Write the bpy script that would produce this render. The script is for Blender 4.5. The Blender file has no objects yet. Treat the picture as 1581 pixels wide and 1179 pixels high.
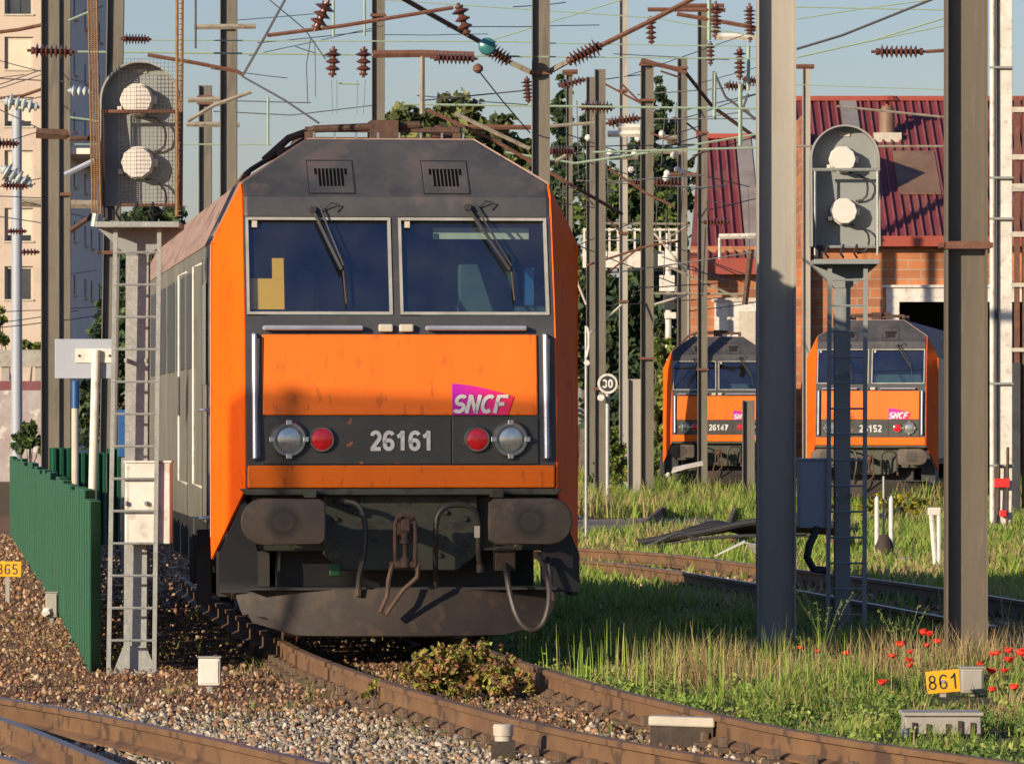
import bpy, bmesh, math, random
import numpy as np
from mathutils import Vector, Matrix
R = math.radians
sc = bpy.context.scene
C = sc.collection

# ---------------------------------------------------------------- camera
FP = 9000.0; CX = 790.5; HY = 651.0; EYE = 1.75
cd = bpy.data.cameras.new('camera'); cam = bpy.data.objects.new('camera', cd); C.objects.link(cam)
cam.location = (0, 0, EYE); cam.rotation_euler = (R(90), 0, 0)
cd.sensor_width = 36; cd.lens = FP/1581*36
cd.shift_x = 0; cd.shift_y = (HY-589.5)/1581
cd.clip_start = 1; cd.clip_end = 6000
cd.dof.use_dof = True; cd.dof.focus_distance = 46; cd.dof.aperture_fstop = 28
sc.camera = cam
# ---------------------------------------------------------------- world, sun
SUN_AZ = 42; SUN_EL = 15
w = bpy.data.worlds.new("World"); sc.world = w; w.use_nodes = True
nt = w.node_tree; bg = nt.nodes['Background']
sky = nt.nodes.new('ShaderNodeTexSky'); sky.sky_type = 'NISHITA'; sky.sun_disc = False
sky.sun_elevation = R(SUN_EL); sky.sun_rotation = R(180+SUN_AZ)
sky.air_density = 1.2; sky.dust_density = 0.6; sky.ozone_density = 3.0
tint = nt.nodes.new('ShaderNodeVectorMath'); tint.operation = 'MULTIPLY'; tint.inputs[1].default_value = (0.99, 1.01, 1.37)
nt.links.new(sky.outputs[0], tint.inputs[0]); nt.links.new(tint.outputs[0], bg.inputs[0]); bg.inputs[1].default_value = 0.074
sl = bpy.data.lights.new('sun', 'SUN'); sun = bpy.data.objects.new('sun', sl); C.objects.link(sun)
sl.energy = 5.0; sl.angle = R(0.5); sl.color = (1.0, 0.83, 0.62)
dvec = Vector((-math.sin(R(SUN_AZ))*math.cos(R(SUN_EL)), -math.cos(R(SUN_AZ))*math.cos(R(SUN_EL)), math.sin(R(SUN_EL))))
sun.rotation_euler = dvec.to_track_quat('Z', 'Y').to_euler()
sun.location = (-20, -20, 30)
sc.view_settings.view_transform = 'Standard'; sc.view_settings.look = 'None'
sc.view_settings.exposure = 0.4; sc.view_settings.gamma = 1
rng = random.Random(7); NR = np.random.default_rng(11)

# ---------------------------------------------------------------- helpers
def W(px, py, Y): return Vector(((px-CX)*Y/FP, Y, EYE+(HY-py)*Y/FP))
def X_(px, Y): return (px-CX)*Y/FP
def Z_(py, Y): return EYE+(HY-py)*Y/FP
G = -0.2                                   # ground level (rail tops at 0)

def mat(name, c1, c2=None, scale=3.0, rough=.6, metal=0., bump=0., bscale=None, stretch=(1,1,1), spec=.5, c3=None, s3=20., amt=1.0, coat=0, t3=.56):
    m = bpy.data.materials.new(name); m.use_nodes = True; t = m.node_tree; N = t.nodes; L = t.links
    b = N['Principled BSDF']; b.inputs['Roughness'].default_value = rough; b.inputs['Metallic'].default_value = metal
    b.inputs['Specular IOR Level'].default_value = spec; b.inputs['Coat Weight'].default_value = coat
    b.inputs['Base Color'].default_value = (*c1, 1)
    tc = N.new('ShaderNodeTexCoord'); mp = N.new('ShaderNodeMapping'); mp.inputs['Scale'].default_value = stretch
    L.new(tc.outputs['Object'], mp.inputs[0])
    if c2 is not None:
        n = N.new('ShaderNodeTexNoise'); n.inputs['Scale'].default_value = scale; n.inputs['Detail'].default_value = 8; n.inputs['Roughness'].default_value = .65
        L.new(mp.outputs[0], n.inputs['Vector'])
        r = N.new('ShaderNodeValToRGB'); r.color_ramp.elements[0].position = .38; r.color_ramp.elements[1].position = .66
        r.color_ramp.elements[0].color = (*c1, 1); r.color_ramp.elements[1].color = (*c2, 1)
        L.new(n.outputs['Fac'], r.inputs[0]); out = r.outputs[0]
        if c3 is not None:
            n2 = N.new('ShaderNodeTexNoise'); n2.inputs['Scale'].default_value = s3; n2.inputs['Detail'].default_value = 5
            L.new(mp.outputs[0], n2.inputs['Vector'])
            r2 = N.new('ShaderNodeValToRGB'); r2.color_ramp.elements[0].position = t3; r2.color_ramp.elements[1].position = t3+.07
            r2.color_ramp.elements[0].color = (0,0,0,1); r2.color_ramp.elements[1].color = (amt,amt,amt,1)
            L.new(n2.outputs['Fac'], r2.inputs[0])
            mx = N.new('ShaderNodeMix'); mx.data_type = 'RGBA'
            L.new(r2.outputs[0], mx.inputs['Factor']); L.new(out, mx.inputs['A']); mx.inputs['B'].default_value = (*c3, 1)
            out = mx.outputs['Result']
        L.new(out, b.inputs['Base Color'])
    if bump:
        nb = N.new('ShaderNodeTexNoise'); nb.inputs['Scale'].default_value = bscale or scale*4; nb.inputs['Detail'].default_value = 6
        L.new(mp.outputs[0], nb.inputs['Vector'])
        bp = N.new('ShaderNodeBump'); bp.inputs['Strength'].default_value = bump; bp.inputs['Distance'].default_value = .02
        L.new(nb.outputs['Fac'], bp.inputs['Height']); L.new(bp.outputs[0], b.inputs['Normal'])
    return m

def attr_mat(name, rough=.9, mul=1.0, trans=0.0, noise=0.0):
    m = bpy.data.materials.new(name); m.use_nodes = True; t = m.node_tree; N = t.nodes; L = t.links
    b = N['Principled BSDF']; b.inputs['Roughness'].default_value = rough; b.inputs['Specular IOR Level'].default_value = .25
    a = N.new('ShaderNodeAttribute'); a.attribute_name = 'Col'
    col = a.outputs['Color']
    if noise:
        tc = N.new('ShaderNodeTexCoord'); n = N.new('ShaderNodeTexNoise'); n.inputs['Scale'].default_value = noise; n.inputs['Detail'].default_value = 4
        L.new(tc.outputs['Object'], n.inputs['Vector'])
        mr = N.new('ShaderNodeMapRange'); mr.inputs['From Min'].default_value = .3; mr.inputs['From Max'].default_value = .7
        mr.inputs['To Min'].default_value = .55; mr.inputs['To Max'].default_value = 1.3; L.new(n.outputs['Fac'], mr.inputs['Value'])
        vm = N.new('ShaderNodeVectorMath'); vm.operation = 'SCALE'; L.new(col, vm.inputs[0]); L.new(mr.outputs[0], vm.inputs['Scale']); col = vm.outputs[0]
    L.new(col, b.inputs['Base Color'])
    if trans:
        tr = N.new('ShaderNodeBsdfTranslucent'); mx = N.new('ShaderNodeMixShader'); mx.inputs[0].default_value = trans
        L.new(col, tr.inputs['Color']); L.new(b.outputs[0], mx.inputs[1]); L.new(tr.outputs[0], mx.inputs[2])
        L.new(mx.outputs[0], N['Material Output'].inputs['Surface'])
    return m

class MB:
    def __init__(s): s.v = []; s.f = []
    def add(s, vs, fs):
        o = len(s.v); s.v += [tuple(v) for v in vs]; s.f += [tuple(i+o for i in f) for f in fs]; return s
    def box(s, x0, x1, y0, y1, z0, z1):
        return s.add([(x0,y0,z0),(x1,y0,z0),(x1,y1,z0),(x0,y1,z0),(x0,y0,z1),(x1,y0,z1),(x1,y1,z1),(x0,y1,z1)],
                     [(0,3,2,1),(4,5,6,7),(0,1,5,4),(1,2,6,5),(2,3,7,6),(3,0,4,7)])
    def prism(s, pts, axis, a, b):     # pts 2D ccw, extruded along axis from a to b
        def mk(p, t):
            return {'x': (t, p[0], p[1]), 'y': (p[0], t, p[1]), 'z': (p[0], p[1], t)}[axis]
        n = len(pts); vs = [mk(p, a) for p in pts]+[mk(p, b) for p in pts]
        fs = [tuple(range(n))[::-1], tuple(range(n, 2*n))]+[(i, (i+1) % n, n+(i+1) % n, n+i) for i in range(n)]
        return s.add(vs, fs)
    def tube(s, pts, r, n=8, r2=None, cap=True):
        pts = [Vector(p) for p in pts]; k = len(pts)
        d0 = (pts[1]-pts[0]).normalized(); up = Vector((0,0,1)) if abs(d0.z) < .9 else Vector((1,0,0))
        u = d0.cross(up).normalized(); vs = []
        for i, p in enumerate(pts):
            d = (pts[min(i+1, k-1)]-pts[max(i-1, 0)]).normalized()
            u = (u-d*u.dot(d)).normalized(); v = d.cross(u)
            rr = r if r2 is None else r+(r2-r)*i/(k-1)
            for j in range(n):
                a = 2*math.pi*j/n; vs.append(p+u*(math.cos(a)*rr)+v*(math.sin(a)*rr))
        fs = [(i*n+j, i*n+(j+1) % n, (i+1)*n+(j+1) % n, (i+1)*n+j) for i in range(k-1) for j in range(n)]
        if cap: fs += [tuple(range(n))[::-1], tuple(range((k-1)*n, k*n))]
        return s.add(vs, fs)
    def lathe(s, p0, p1, prof, n=12):   # prof: list of (t 0..1, radius)
        p0 = Vector(p0); p1 = Vector(p1); d = (p1-p0).normalized(); up = Vector((0,0,1)) if abs(d.z) < .9 else Vector((1,0,0))
        u = d.cross(up).normalized(); v = d.cross(u); vs = []
        for t, r in prof:
            c = p0+(p1-p0)*t
            for j in range(n):
                a = 2*math.pi*j/n; vs.append(c+u*(math.cos(a)*r)+v*(math.sin(a)*r))
        k = len(prof)
        fs = [(i*n+j, i*n+(j+1) % n, (i+1)*n+(j+1) % n, (i+1)*n+j) for i in range(k-1) for j in range(n)]
        fs += [tuple(range(n))[::-1], tuple(range((k-1)*n, k*n))]
        return s.add(vs, fs)
    def strip(s, pa, pb):               # ribbon between two polylines
        n = len(pa); vs = list(pa)+list(pb)
        return s.add(vs, [(i, i+1, n+i+1, n+i) for i in range(n-1)])
    def build(s, name, m, parent=None, smooth=False, bevel=0, solid=0, loc=None):
        me = bpy.data.meshes.new(name); me.from_pydata(s.v, [], s.f); me.materials.append(m)
        bm = bmesh.new(); bm.from_mesh(me); bmesh.ops.recalc_face_normals(bm, faces=bm.faces); bm.to_mesh(me); bm.free()
        if smooth: me.polygons.foreach_set('use_smooth', [True]*len(me.polygons))
        o = bpy.data.objects.new(name, me); C.objects.link(o)
        if parent is not None: o.parent = parent
        if loc is not None: o.location = loc
        if solid:
            q = o.modifiers.new('s', 'SOLIDIFY'); q.thickness = solid; q.offset = 0
        if bevel:
            q = o.modifiers.new('b', 'BEVEL'); q.width = bevel; q.segments = 2; q.limit_method = 'ANGLE'; q.angle_limit = R(35)
        if smooth:
            q = o.modifiers.new('e', 'EDGE_SPLIT'); q.split_angle = R(38)
        return o

def np_mesh(name, verts, faces, cols, m, parent=None, smooth=False):
    """verts (N,3), faces (F,k) const k, cols (F,3) per face"""
    me = bpy.data.meshes.new(name); F, k = faces.shape
    me.vertices.add(len(verts)); me.vertices.foreach_set('co', verts.astype(np.float32).ravel())
    me.loops.add(F*k); me.loops.foreach_set('vertex_index', faces.astype(np.int32).ravel())
    me.polygons.add(F); me.polygons.foreach_set('loop_start', np.arange(0, F*k, k, dtype=np.int32))
    me.polygons.foreach_set('loop_total', np.full(F, k, dtype=np.int32))
    if smooth: me.polygons.foreach_set('use_smooth', np.ones(F, dtype=bool))
    me.update(calc_edges=True)
    if cols is not None:
        a = me.attributes.new('Col', 'FLOAT_COLOR', 'FACE'); c4 = np.ones((F, 4), dtype=np.float32); c4[:, :3] = cols
        a.data.foreach_set('color', c4.ravel())
    me.materials.append(m); o = bpy.data.objects.new(name, me); C.objects.link(o)
    if parent is not None: o.parent = parent
    return o

def tag(o, label=None, cat=None, group=None, kind=None):
    if label: o['label'] = label
    if cat: o['category'] = cat
    if group: o['group'] = group
    if kind: o['kind'] = kind
    return o
def thing(name, label, cat, loc=(0,0,0), rz=0, group=None):
    o = bpy.data.objects.new(name, None); C.objects.link(o); o.location = loc; o.rotation_euler = (0,0,rz)
    o.empty_display_size = .1
    return tag(o, label, cat, group)
def text(name, s, size, m, parent, loc, rot=(R(90),0,0), ext=.004, off=0., shear=0., sx=1.0, space=1.0):
    cu = bpy.data.curves.new('t', 'FONT'); cu.body = s; cu.size = size; cu.extrude = ext; cu.offset = off; cu.shear = shear
    cu.align_x = 'CENTER'; cu.align_y = 'CENTER'; cu.space_character = space; cu.resolution_u = 4
    t = bpy.data.objects.new('t', cu); C.objects.link(t)
    dg = bpy.context.evaluated_depsgraph_get(); dg.update()
    me = bpy.data.meshes.new_from_object(t.evaluated_get(dg)); bpy.data.objects.remove(t); bpy.data.curves.remove(cu)
    me.materials.clear(); me.materials.append(m); me.name = name
    o = bpy.data.objects.new(name, me); C.objects.link(o); o.parent = parent; o.location = loc; o.rotation_euler = rot
    o.scale = (sx, 1, 1)
    return o

def E(cx, cy, rx, ry, a0, a1, n=14): return [(cx+rx*math.cos(R(a0+(a1-a0)*i/n)), cy+ry*math.sin(R(a0+(a1-a0)*i/n))) for i in range(n+1)]
GL = {'0':[E(.28,.5,.2,.42,90,450,22)], '1':[[(.06,.70),(.20,.76),(.31,.90)],[(.33,1.0),(.33,0)]],
 '2':[E(.28,.69,.2,.235,165,-35)+[(.08,.08)],[(.02,.08),(.53,.08)]], '3':[E(.27,.71,.18,.21,160,-90),E(.27,.29,.2,.22,90,-160)],
 '4':[[(.39,0),(.39,.95),(.05,.28)],[(.03,.27),(.55,.27)]], '5':[[(.50,.92),(.13,.92),(.09,.50)]+E(.28,.31,.2,.24,125,-150)],
 '6':[E(.28,.30,.20,.23,0,360,20), E(.31,.58,.24,.34,38,180)+[(.075,.34)]], '7':[[(.04,.92),(.50,.92),(.22,0)]],
 '8':[E(.28,.71,.17,.20,0,360,20),E(.28,.29,.20,.215,0,360,20)],
 'S':[E(.32,.70,.22,.22,35,265)+E(.32,.29,.23,.21,85,-150)], 'N':[[(.06,0),(.06,1)],[(.06,.97),(.52,.03)],[(.52,0),(.52,1.0)]],
 'C':[E(.34,.5,.27,.42,50,310,18)], 'F':[[(.08,0),(.08,.92),(.56,.92)],[(.08,.50),(.46,.50)]]}
def strokes(name, s, h, wd, m, parent, loc, rot=(R(90),0,0), adv=.66, shear=0, sx=1.0, thick=.004):
    mb = MB(); W_ = adv*len(s)-(adv-.56)
    for i, ch in enumerate(s):
        for pl in GL[ch]:
            p = [Vector((((x+i*adv)-W_/2)*h*sx+shear*(y-.5)*h, (y-.5)*h, 0)) for x, y in pl]; n = len(p); A_ = []; B_ = []
            closed = (p[0]-p[-1]).length < 1e-5
            for k_ in range(n):
                if closed: a = p[(k_-1) % (n-1)]; b = p[(k_+1) % (n-1)]
                else: a = p[max(k_-1,0)]; b = p[min(k_+1,n-1)]
                d = (b-a).normalized(); nn = Vector((-d.y,d.x,0)); f = 1.0
                if 0 < k_ < n-1:
                    d1 = (p[k_]-p[k_-1]).normalized(); f = 1/max(.45, abs(d1.dot(d)))
                A_.append(p[k_]+nn*(wd/2*f)); B_.append(p[k_]-nn*(wd/2*f))
            mb.strip([tuple(q) for q in A_],[tuple(q) for q in B_])
    o = mb.build(name, m, parent, solid=thick); o.location = loc; o.rotation_euler = rot
    return o

# ---------------------------------------------------------------- materials
M = {}
M['orange'] = mat('orange_paint', (.78,.160,.010), (.70,.135,.010), 1.6, .5, bump=.03, stretch=(1,1,.3), c3=(.30,.07,.02), s3=16, amt=.45, spec=.3, t3=.60)
M['corner'] = mat('vermilion_corner_paint', (.88,.125,.005), (.80,.105,.005), 1.6, .6, bump=.03, stretch=(1,1,.3), c3=(.34,.06,.015), s3=14, amt=.4, spec=.12, t3=.60)
M['body'] = mat('body_olive', (0.145,0.136,0.102), (0.212,0.2,0.149), 1.5, .45, stretch=(1,1,.35), c3=(0.102,0.0808,0.0553), s3=5, amt=.7)
M['bodydark'] = mat('dark_grey_paint', (0.0341,0.036,0.0384), (0.0527,0.0527,0.0527), 2.2, .5, c3=(0.0682,0.0558,0.0465), s3=4, amt=.5, coat=.1)
M['brow'] = mat('roof_brow_paint', (0.040,0.0415,0.046), (0.080,0.076,0.074), 1.3, .55, bump=.03, c3=(0.115,0.09,0.0792), s3=2.2, amt=.6)
M['roofdust'] = mat('dusty_roof', (0.34,0.23,0.178), (0.255,0.166,0.128), 2.5, .85, stretch=(1,.3,1), bump=.1, c3=(0.102,0.068,0.051), s3=6, amt=.6)
M['lampband'] = mat('lamp_band_paint', (0.0372,0.0384,0.031), (0.0527,0.0508,0.0409), 2.5, .5, c3=(.60,.13,.02), s3=11, amt=.9, t3=.665)
M['beam'] = mat('buffer_beam_paint', (0.0465,0.0527,0.0341), (0.0682,0.0682,0.0465), 3, .6, bump=.1, c3=(0.031,0.0248,0.0186), s3=7, amt=.8)
M['black'] = mat('black_steel', (.018,.018,.02), (.03,.027,.025), 4, .6)
M['slot_shade'] = mat('slot_shade_black', (.006,.006,.006), None, rough=1, spec=0)
M['arm'] = mat('weathered_arm_steel', (.22,.195,.15), (.29,.26,.20), 6, .7, c3=(.16,.09,.05), s3=9, amt=.6)
M['frame'] = mat('aluminium_frame', (.40,.385,.34), (.30,.29,.25), 6, .5, metal=.2)
M['grime'] = mat('grimy_iron', (0.03,0.021,0.015), (0.06,0.039,0.024), 6, .75, bump=.3)
M['plough'] = mat('plough_steel', (.036,.026,.018), (.020,.015,.012), 2.5, .7, metal=.1, bump=.15, c3=(.065,.043,.026), s3=6, amt=.5)
M['rust'] = mat('rusty_iron', (0.112,0.045,0.0263), (0.165,0.075,0.045), 8, .8, bump=.3)
M['rustdark'] = mat('dark_rusty_iron', (.06,.033,.022), (.11,.058,.035), 8, .8, bump=.3)
M['buffer'] = mat('greasy_buffer_steel', (0.093,0.0713,0.0496), (0.0558,0.0434,0.0341), 2.0, .5, metal=.35, bump=.1, c3=(0.0248,0.0217,0.0186), s3=2.2, amt=.9)
M['chrome'] = mat('rail_metal', (.62,.62,.62), (.45,.46,.48), 6, .28, metal=.85)
M['handrail'] = mat('pale_handrail', (0.36,0.384,0.464), (0.288,0.304,0.36), 4, .4, metal=.3)
M['cream'] = mat('cream_paint', (0.51,0.468,0.374), (0.408,0.365,0.289), 5, .6)
M['white'] = mat('white_paint', (0.663,0.629,0.561), (0.527,0.493,0.425), 3, .5, c3=(0.34,0.289,0.221), s3=9, amt=.5)
M['numwhite'] = mat('number_paint', (0.648,0.639,0.594), (0.522,0.513,0.468), 6, .5)
M['hose'] = mat('black_rubber', (.03,.026,.022), (.055,.045,.035), 9, .5)
M['red_lens'] = mat('red_lens', (.62,.015,.02), (.4,.01,.015), 20, .12, coat=.6)
M['lens'] = mat('clear_lens', (.42,.44,.44), (.62,.62,.58), 30, .12, metal=.7)
M['lampring'] = mat('lamp_ring', (.35,.35,.33), (.18,.18,.17), 9, .35, metal=.8)
M['green'] = mat('green_steel_sheet', (0.00744,0.0744,0.0341), (0.0124,0.102,0.0465), 2.5, .45, stretch=(3,3,.5), c3=(0.0186,0.0558,0.031), s3=7, amt=.5)
M['pole'] = mat('weathered_mast_steel', (0.124,0.112,0.0899), (0.167,0.152,0.121), 1.6, .6, stretch=(2,2,.35), c3=(0.0806,0.0713,0.0589), s3=3, amt=.5, spec=.25)
M['polebig'] = mat('grey_brown_mast_steel', (0.1,0.0825,0.06), (0.13,0.107,0.0775), 1.8, .6, stretch=(2,2,.25), c3=(0.165,0.14,0.11), s3=11, amt=.25)
M['polelight'] = mat('tan_grey_mast_steel', (0.288,0.268,0.228), (0.344,0.32,0.268), 1.6, .55, stretch=(2,2,.25), c3=(0.224,0.2,0.168), s3=3, amt=.4)
M['concrete'] = mat('concrete', (0.281,0.264,0.23), (0.357,0.332,0.289), 3, .85, bump=.2, c3=(0.204,0.187,0.153), s3=8, amt=.5)
M['galv'] = mat('galvanised_steel', (0.24,0.248,0.232), (0.32,0.328,0.304), 12, .5, metal=.3, c3=(0.4,0.408,0.384), s3=60, amt=.7)
M['signalgrey'] = mat('signal_board_paint', (0.216,0.234,0.23), (0.245,0.263,0.256), 3, .5, c3=(0.18,0.191,0.187), s3=6, amt=.4)
M['rim'] = mat('signal_rim_paint', (0.304,0.304,0.288), (0.24,0.24,0.224), 5, .5)
M['signwhite'] = mat('lamp_cover_plastic', (0.656,0.608,0.544), (0.608,0.552,0.48), 8, .5)
M['wire'] = mat('patina_copper_wire', (0.24,0.336,0.24), (0.288,0.368,0.272), 8, .6)
M['wiredark'] = mat('dark_cable', (.06,.06,.065), (.09,.08,.08), 8, .6)
M['insul'] = mat('brown_glazed_porcelain', (.09,.035,.025), (.13,.05,.035), 8, .25)
M['glassins'] = mat('glass_insulator', (.35,.42,.42), (.55,.6,.6), 8, .15)
M['facade'] = mat('cream_facade', (.52,.425,.335), (.47,.38,.30), .4, .9, bump=.1, c3=(.40,.34,.28), s3=.8, amt=.5)
M['facadeside'] = mat('facade_side_shade_lift', (.80,.66,.56), (.72,.60,.50), .4, .9)  # paler than the front facade, to brighten this wall's shade through its colour
M['shutter'] = mat('roller_shutter', (0.595,0.535,0.399), (0.544,0.484,0.365), .8, .7)
M['windark'] = mat('dark_window_glass', (.03,.035,.04), (.06,.065,.07), .5, .1)
M['redroof'] = mat('red_sheet_roof', (.19,.038,.040), (.13,.027,.028), .5, .6, stretch=(1,.3,.3), c3=(.19,.085,.065), s3=1.1, amt=.7)
M['seam'] = mat('roof_seam', (.27,.085,.09), (.20,.05,.055), 1.5, .55)
M['roofpatch'] = mat('worn_rooflight_sheet', (0.16,0.088,0.056), (0.24,0.152,0.096), .8, .6)
M['rooflight'] = mat('grey_rooflight', (0.288,0.272,0.256), (0.192,0.168,0.152), .6, .5)
M['fascia'] = mat('red_fascia', (0.312,0.0585,0.0325), (0.247,0.0455,0.0292), .6, .6)
M['bluesign'] = mat('blue_plate', (.01,.07,.20), (.015,.09,.25), 4, .4)
M['yellow'] = mat('yellow_plate', (0.722,0.374,0.0085), (0.663,0.323,0.0085), 6, .5)
M['ink'] = mat('black_ink', (.02,.02,.02), (.04,.04,.04), 6, .5)
M['bluegrey'] = mat('sign_back', (0.336,0.368,0.416), (0.304,0.336,0.384), 4, .5)
M['wood'] = mat('old_sleeper_wood', (0.09,0.0585,0.0378), (0.153,0.104,0.0675), 2.5, .9, stretch=(6,1,4), bump=.4)
M['bark'] = mat('bark', (.08,.06,.045), (.14,.11,.08), 3, .9, bump=.4)
M['redplastic'] = mat('red_plastic', (.65,.03,.03), (.5,.02,.02), 6, .4)
M['redpaint'] = mat('poppy_red', (.85,.04,.015), (.7,.03,.01), 6, .7)
M['cabgrey'] = mat('cab_interior', (.035,.060,.085), (.05,.09,.085), 1.5, .8)
M['cabyellow'] = mat('cab_yellow', (.90,.40,.02), (.85,.36,.02), 3, .6)
M['maglogo'] = mat('magenta_plate', (.45,.01,.22), (.55,.02,.20), 2, .35)
M['leaf'] = attr_mat('foliage', .75, trans=.25)
M['grass'] = attr_mat('grass_blades', .7, trans=.35)
M['stone'] = attr_mat('ballast_stone', .85, noise=25)
# magenta to red plate of the logo (a printed gradient)
def logo_mat():
    m = bpy.data.materials.new('logo_plate'); m.use_nodes = True; N = m.node_tree.nodes; L = m.node_tree.links
    tc = N.new('ShaderNodeTexCoord'); sx = N.new('ShaderNodeSeparateXYZ'); L.new(tc.outputs['Generated'], sx.inputs[0])
    r = N.new('ShaderNodeValToRGB'); r.color_ramp.elements[0].color = (.38,.008,.36,1); r.color_ramp.elements[1].color = (.78,.02,.05,1)
    L.new(sx.outputs[0], r.inputs[0]); L.new(r.outputs[0], N['Principled BSDF'].inputs['Base Color']); N['Principled BSDF'].inputs['Roughness'].default_value = .35
    return m
M['logo'] = logo_mat()
def brick_mat():
    m = bpy.data.materials.new('brick_wall'); m.use_nodes = True; N = m.node_tree.nodes; L = m.node_tree.links
    tc = N.new('ShaderNodeTexCoord'); mp = N.new('ShaderNodeMapping'); mp.inputs['Rotation'].default_value = (R(-90),0,0)
    L.new(tc.outputs['Object'], mp.inputs[0])
    b = N.new('ShaderNodeTexBrick'); b.inputs['Scale'].default_value = 1.0
    b.inputs['Brick Width'].default_value = .75; b.inputs['Row Height'].default_value = .28; b.inputs['Mortar Size'].default_value = .022
    b.inputs['Color1'].default_value = (.46,.17,.065,1); b.inputs['Color2'].default_value = (.30,.12,.06,1); b.inputs['Mortar'].default_value = (.36,.24,.15,1)
    L.new(mp.outputs[0], b.inputs['Vector'])
    n = N.new('ShaderNodeTexNoise'); n.inputs['Scale'].default_value = .8; n.inputs['Detail'].default_value = 6; L.new(mp.outputs[0], n.inputs['Vector'])
    mr = N.new('ShaderNodeMapRange'); mr.inputs['From Min'].default_value = .3; mr.inputs['From Max'].default_value = .7; mr.inputs['To Min'].default_value = .6; mr.inputs['To Max'].default_value = 1.25
    L.new(n.outputs['Fac'], mr.inputs['Value'])
    vm = N.new('ShaderNodeVectorMath'); vm.operation = 'SCALE'; L.new(b.outputs['Color'], vm.inputs[0]); L.new(mr.outputs[0], vm.inputs['Scale'])
    L.new(vm.outputs[0], N['Principled BSDF'].inputs['Base Color']); N['Principled BSDF'].inputs['Roughness'].default_value = .9
    return m
M['brick'] = brick_mat()
def glass_mat():
    m = bpy.data.materials.new('windscreen_glass'); m.use_nodes = True; t = m.node_tree; N = t.nodes; L = t.links
    N.remove(N['Principled BSDF'])
    g = N.new('ShaderNodeBsdfGlossy'); g.inputs['Roughness'].default_value = .02; g.inputs['Color'].default_value = (.75,.85,1,1)
    tr = N.new('ShaderNodeBsdfTransparent'); tr.inputs['Color'].default_value = (.72,.90,.88,1)
    mx = N.new('ShaderNodeMixShader'); fr = N.new('ShaderNodeLayerWeight'); fr.inputs['Blend'].default_value = .5; mr = N.new('ShaderNodeMapRange'); mr.inputs['To Min'].default_value = .13; mr.inputs['To Max'].default_value = .55; L.new(fr.outputs['Facing'], mr.inputs['Value'])
    L.new(mr.outputs[0], mx.inputs[0]); L.new(tr.outputs[0], mx.inputs[1]); L.new(g.outputs[0], mx.inputs[2])
    df = N.new('ShaderNodeBsdfDiffuse'); df.inputs['Color'].default_value = (.42,.40,.34,1)
    tc = N.new('ShaderNodeTexCoord'); nz = N.new('ShaderNodeTexNoise'); nz.inputs['Scale'].default_value = 2.6; nz.inputs['Detail'].default_value = 7; L.new(tc.outputs['Object'], nz.inputs['Vector'])
    m3 = N.new('ShaderNodeMapRange'); m3.inputs['From Min'].default_value = .35; m3.inputs['From Max'].default_value = .72; m3.inputs['To Min'].default_value = .004; m3.inputs['To Max'].default_value = .035; L.new(nz.outputs['Fac'], m3.inputs['Value'])
    m4 = N.new('ShaderNodeMixShader'); L.new(m3.outputs[0], m4.inputs[0]); L.new(mx.outputs[0], m4.inputs[1]); L.new(df.outputs[0], m4.inputs[2])
    L.new(m4.outputs[0], N['Material Output'].inputs['Surface'])
    return m
M['glass'] = glass_mat()
def buffer_mat():
    m = mat('greasy_buffer_face', (.105,.082,.058), (.065,.05,.04), 3.0, .55, metal=.2, bump=.15, c3=(.15,.10,.06), s3=7, amt=.6)
    N = m.node_tree.nodes; L = m.node_tree.links; b = N['Principled BSDF']; src = b.inputs['Base Color'].links[0].from_socket
    tc = N.new('ShaderNodeTexCoord'); mp = N.new('ShaderNodeMapping'); mp.inputs['Location'].default_value = (-.5,0,-.5); mp.inputs['Scale'].default_value = (1.7,0,1.0)
    L.new(tc.outputs['Generated'], mp.inputs[0]); mp.vector_type = 'TEXTURE' if False else 'POINT'; mp.inputs['Location'].default_value = (-.85,0,-.5)
    ln = N.new('ShaderNodeVectorMath'); ln.operation = 'LENGTH'; L.new(mp.outputs[0], ln.inputs[0])
    r = N.new('ShaderNodeValToRGB'); e = r.color_ramp.elements; e[0].position = .10; e[0].color = (.6,.6,.6,1); e[1].position = .42; e[1].color = (0,0,0,1)
    q = e.new(.24); q.color = (.85,.85,.85,1); q = e.new(.16); q.color = (.45,.45,.45,1); L.new(ln.outputs['Value'], r.inputs[0])
    mx = N.new('ShaderNodeMix'); mx.data_type = 'RGBA'; L.new(r.outputs[0], mx.inputs['Factor']); L.new(src, mx.inputs['A']); mx.inputs['B'].default_value = (.028,.024,.02,1)
    L.new(mx.outputs['Result'], b.inputs['Base Color']); return m
M['buffer'] = buffer_mat()

# ---------------------------------------------------------------- track lines (world x,y)
def line(pts): return np.array(pts, dtype=float)
A_L = line([(.985+.55,29.0),(.985,30.6),(.398,32.7),(-.079,34.8),(-.847,39.2),(-1.566,44.1),(-2.2,50),(-3.2,60),(-3.75,66)])
A_R = line([(2.95,29.0),(2.62,29.9),(2.12,31.25),(1.51,33.2),(1.075,35.9),(.716,38.0),(.485,39.9),(.155,41.6),(-.08,44.1),(-.7,50),(-1.7,60),(-2.25,66)])
A_R[5:9,0] = [.68,.42,.20,-.13]
F_1 = line([(-.6,28.6),(-1.04,30.2),(-1.56,31.9),(-2.25,34.3),(-3.26,37.1),(-4.6,40.5),(-7.,46),(-10.,53)])
F_2 = line([(-1.75,28.6),(-2.1,30.0),(-2.45,31.9),(-3.05,34.7),(-3.9,37.8),(-5.,41)])
F_3 = line([(-2.3,29.3),(-2.69,30.6),(-3.3,32.4),(-4.2,34.8),(-5.4,37.6)])
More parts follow.
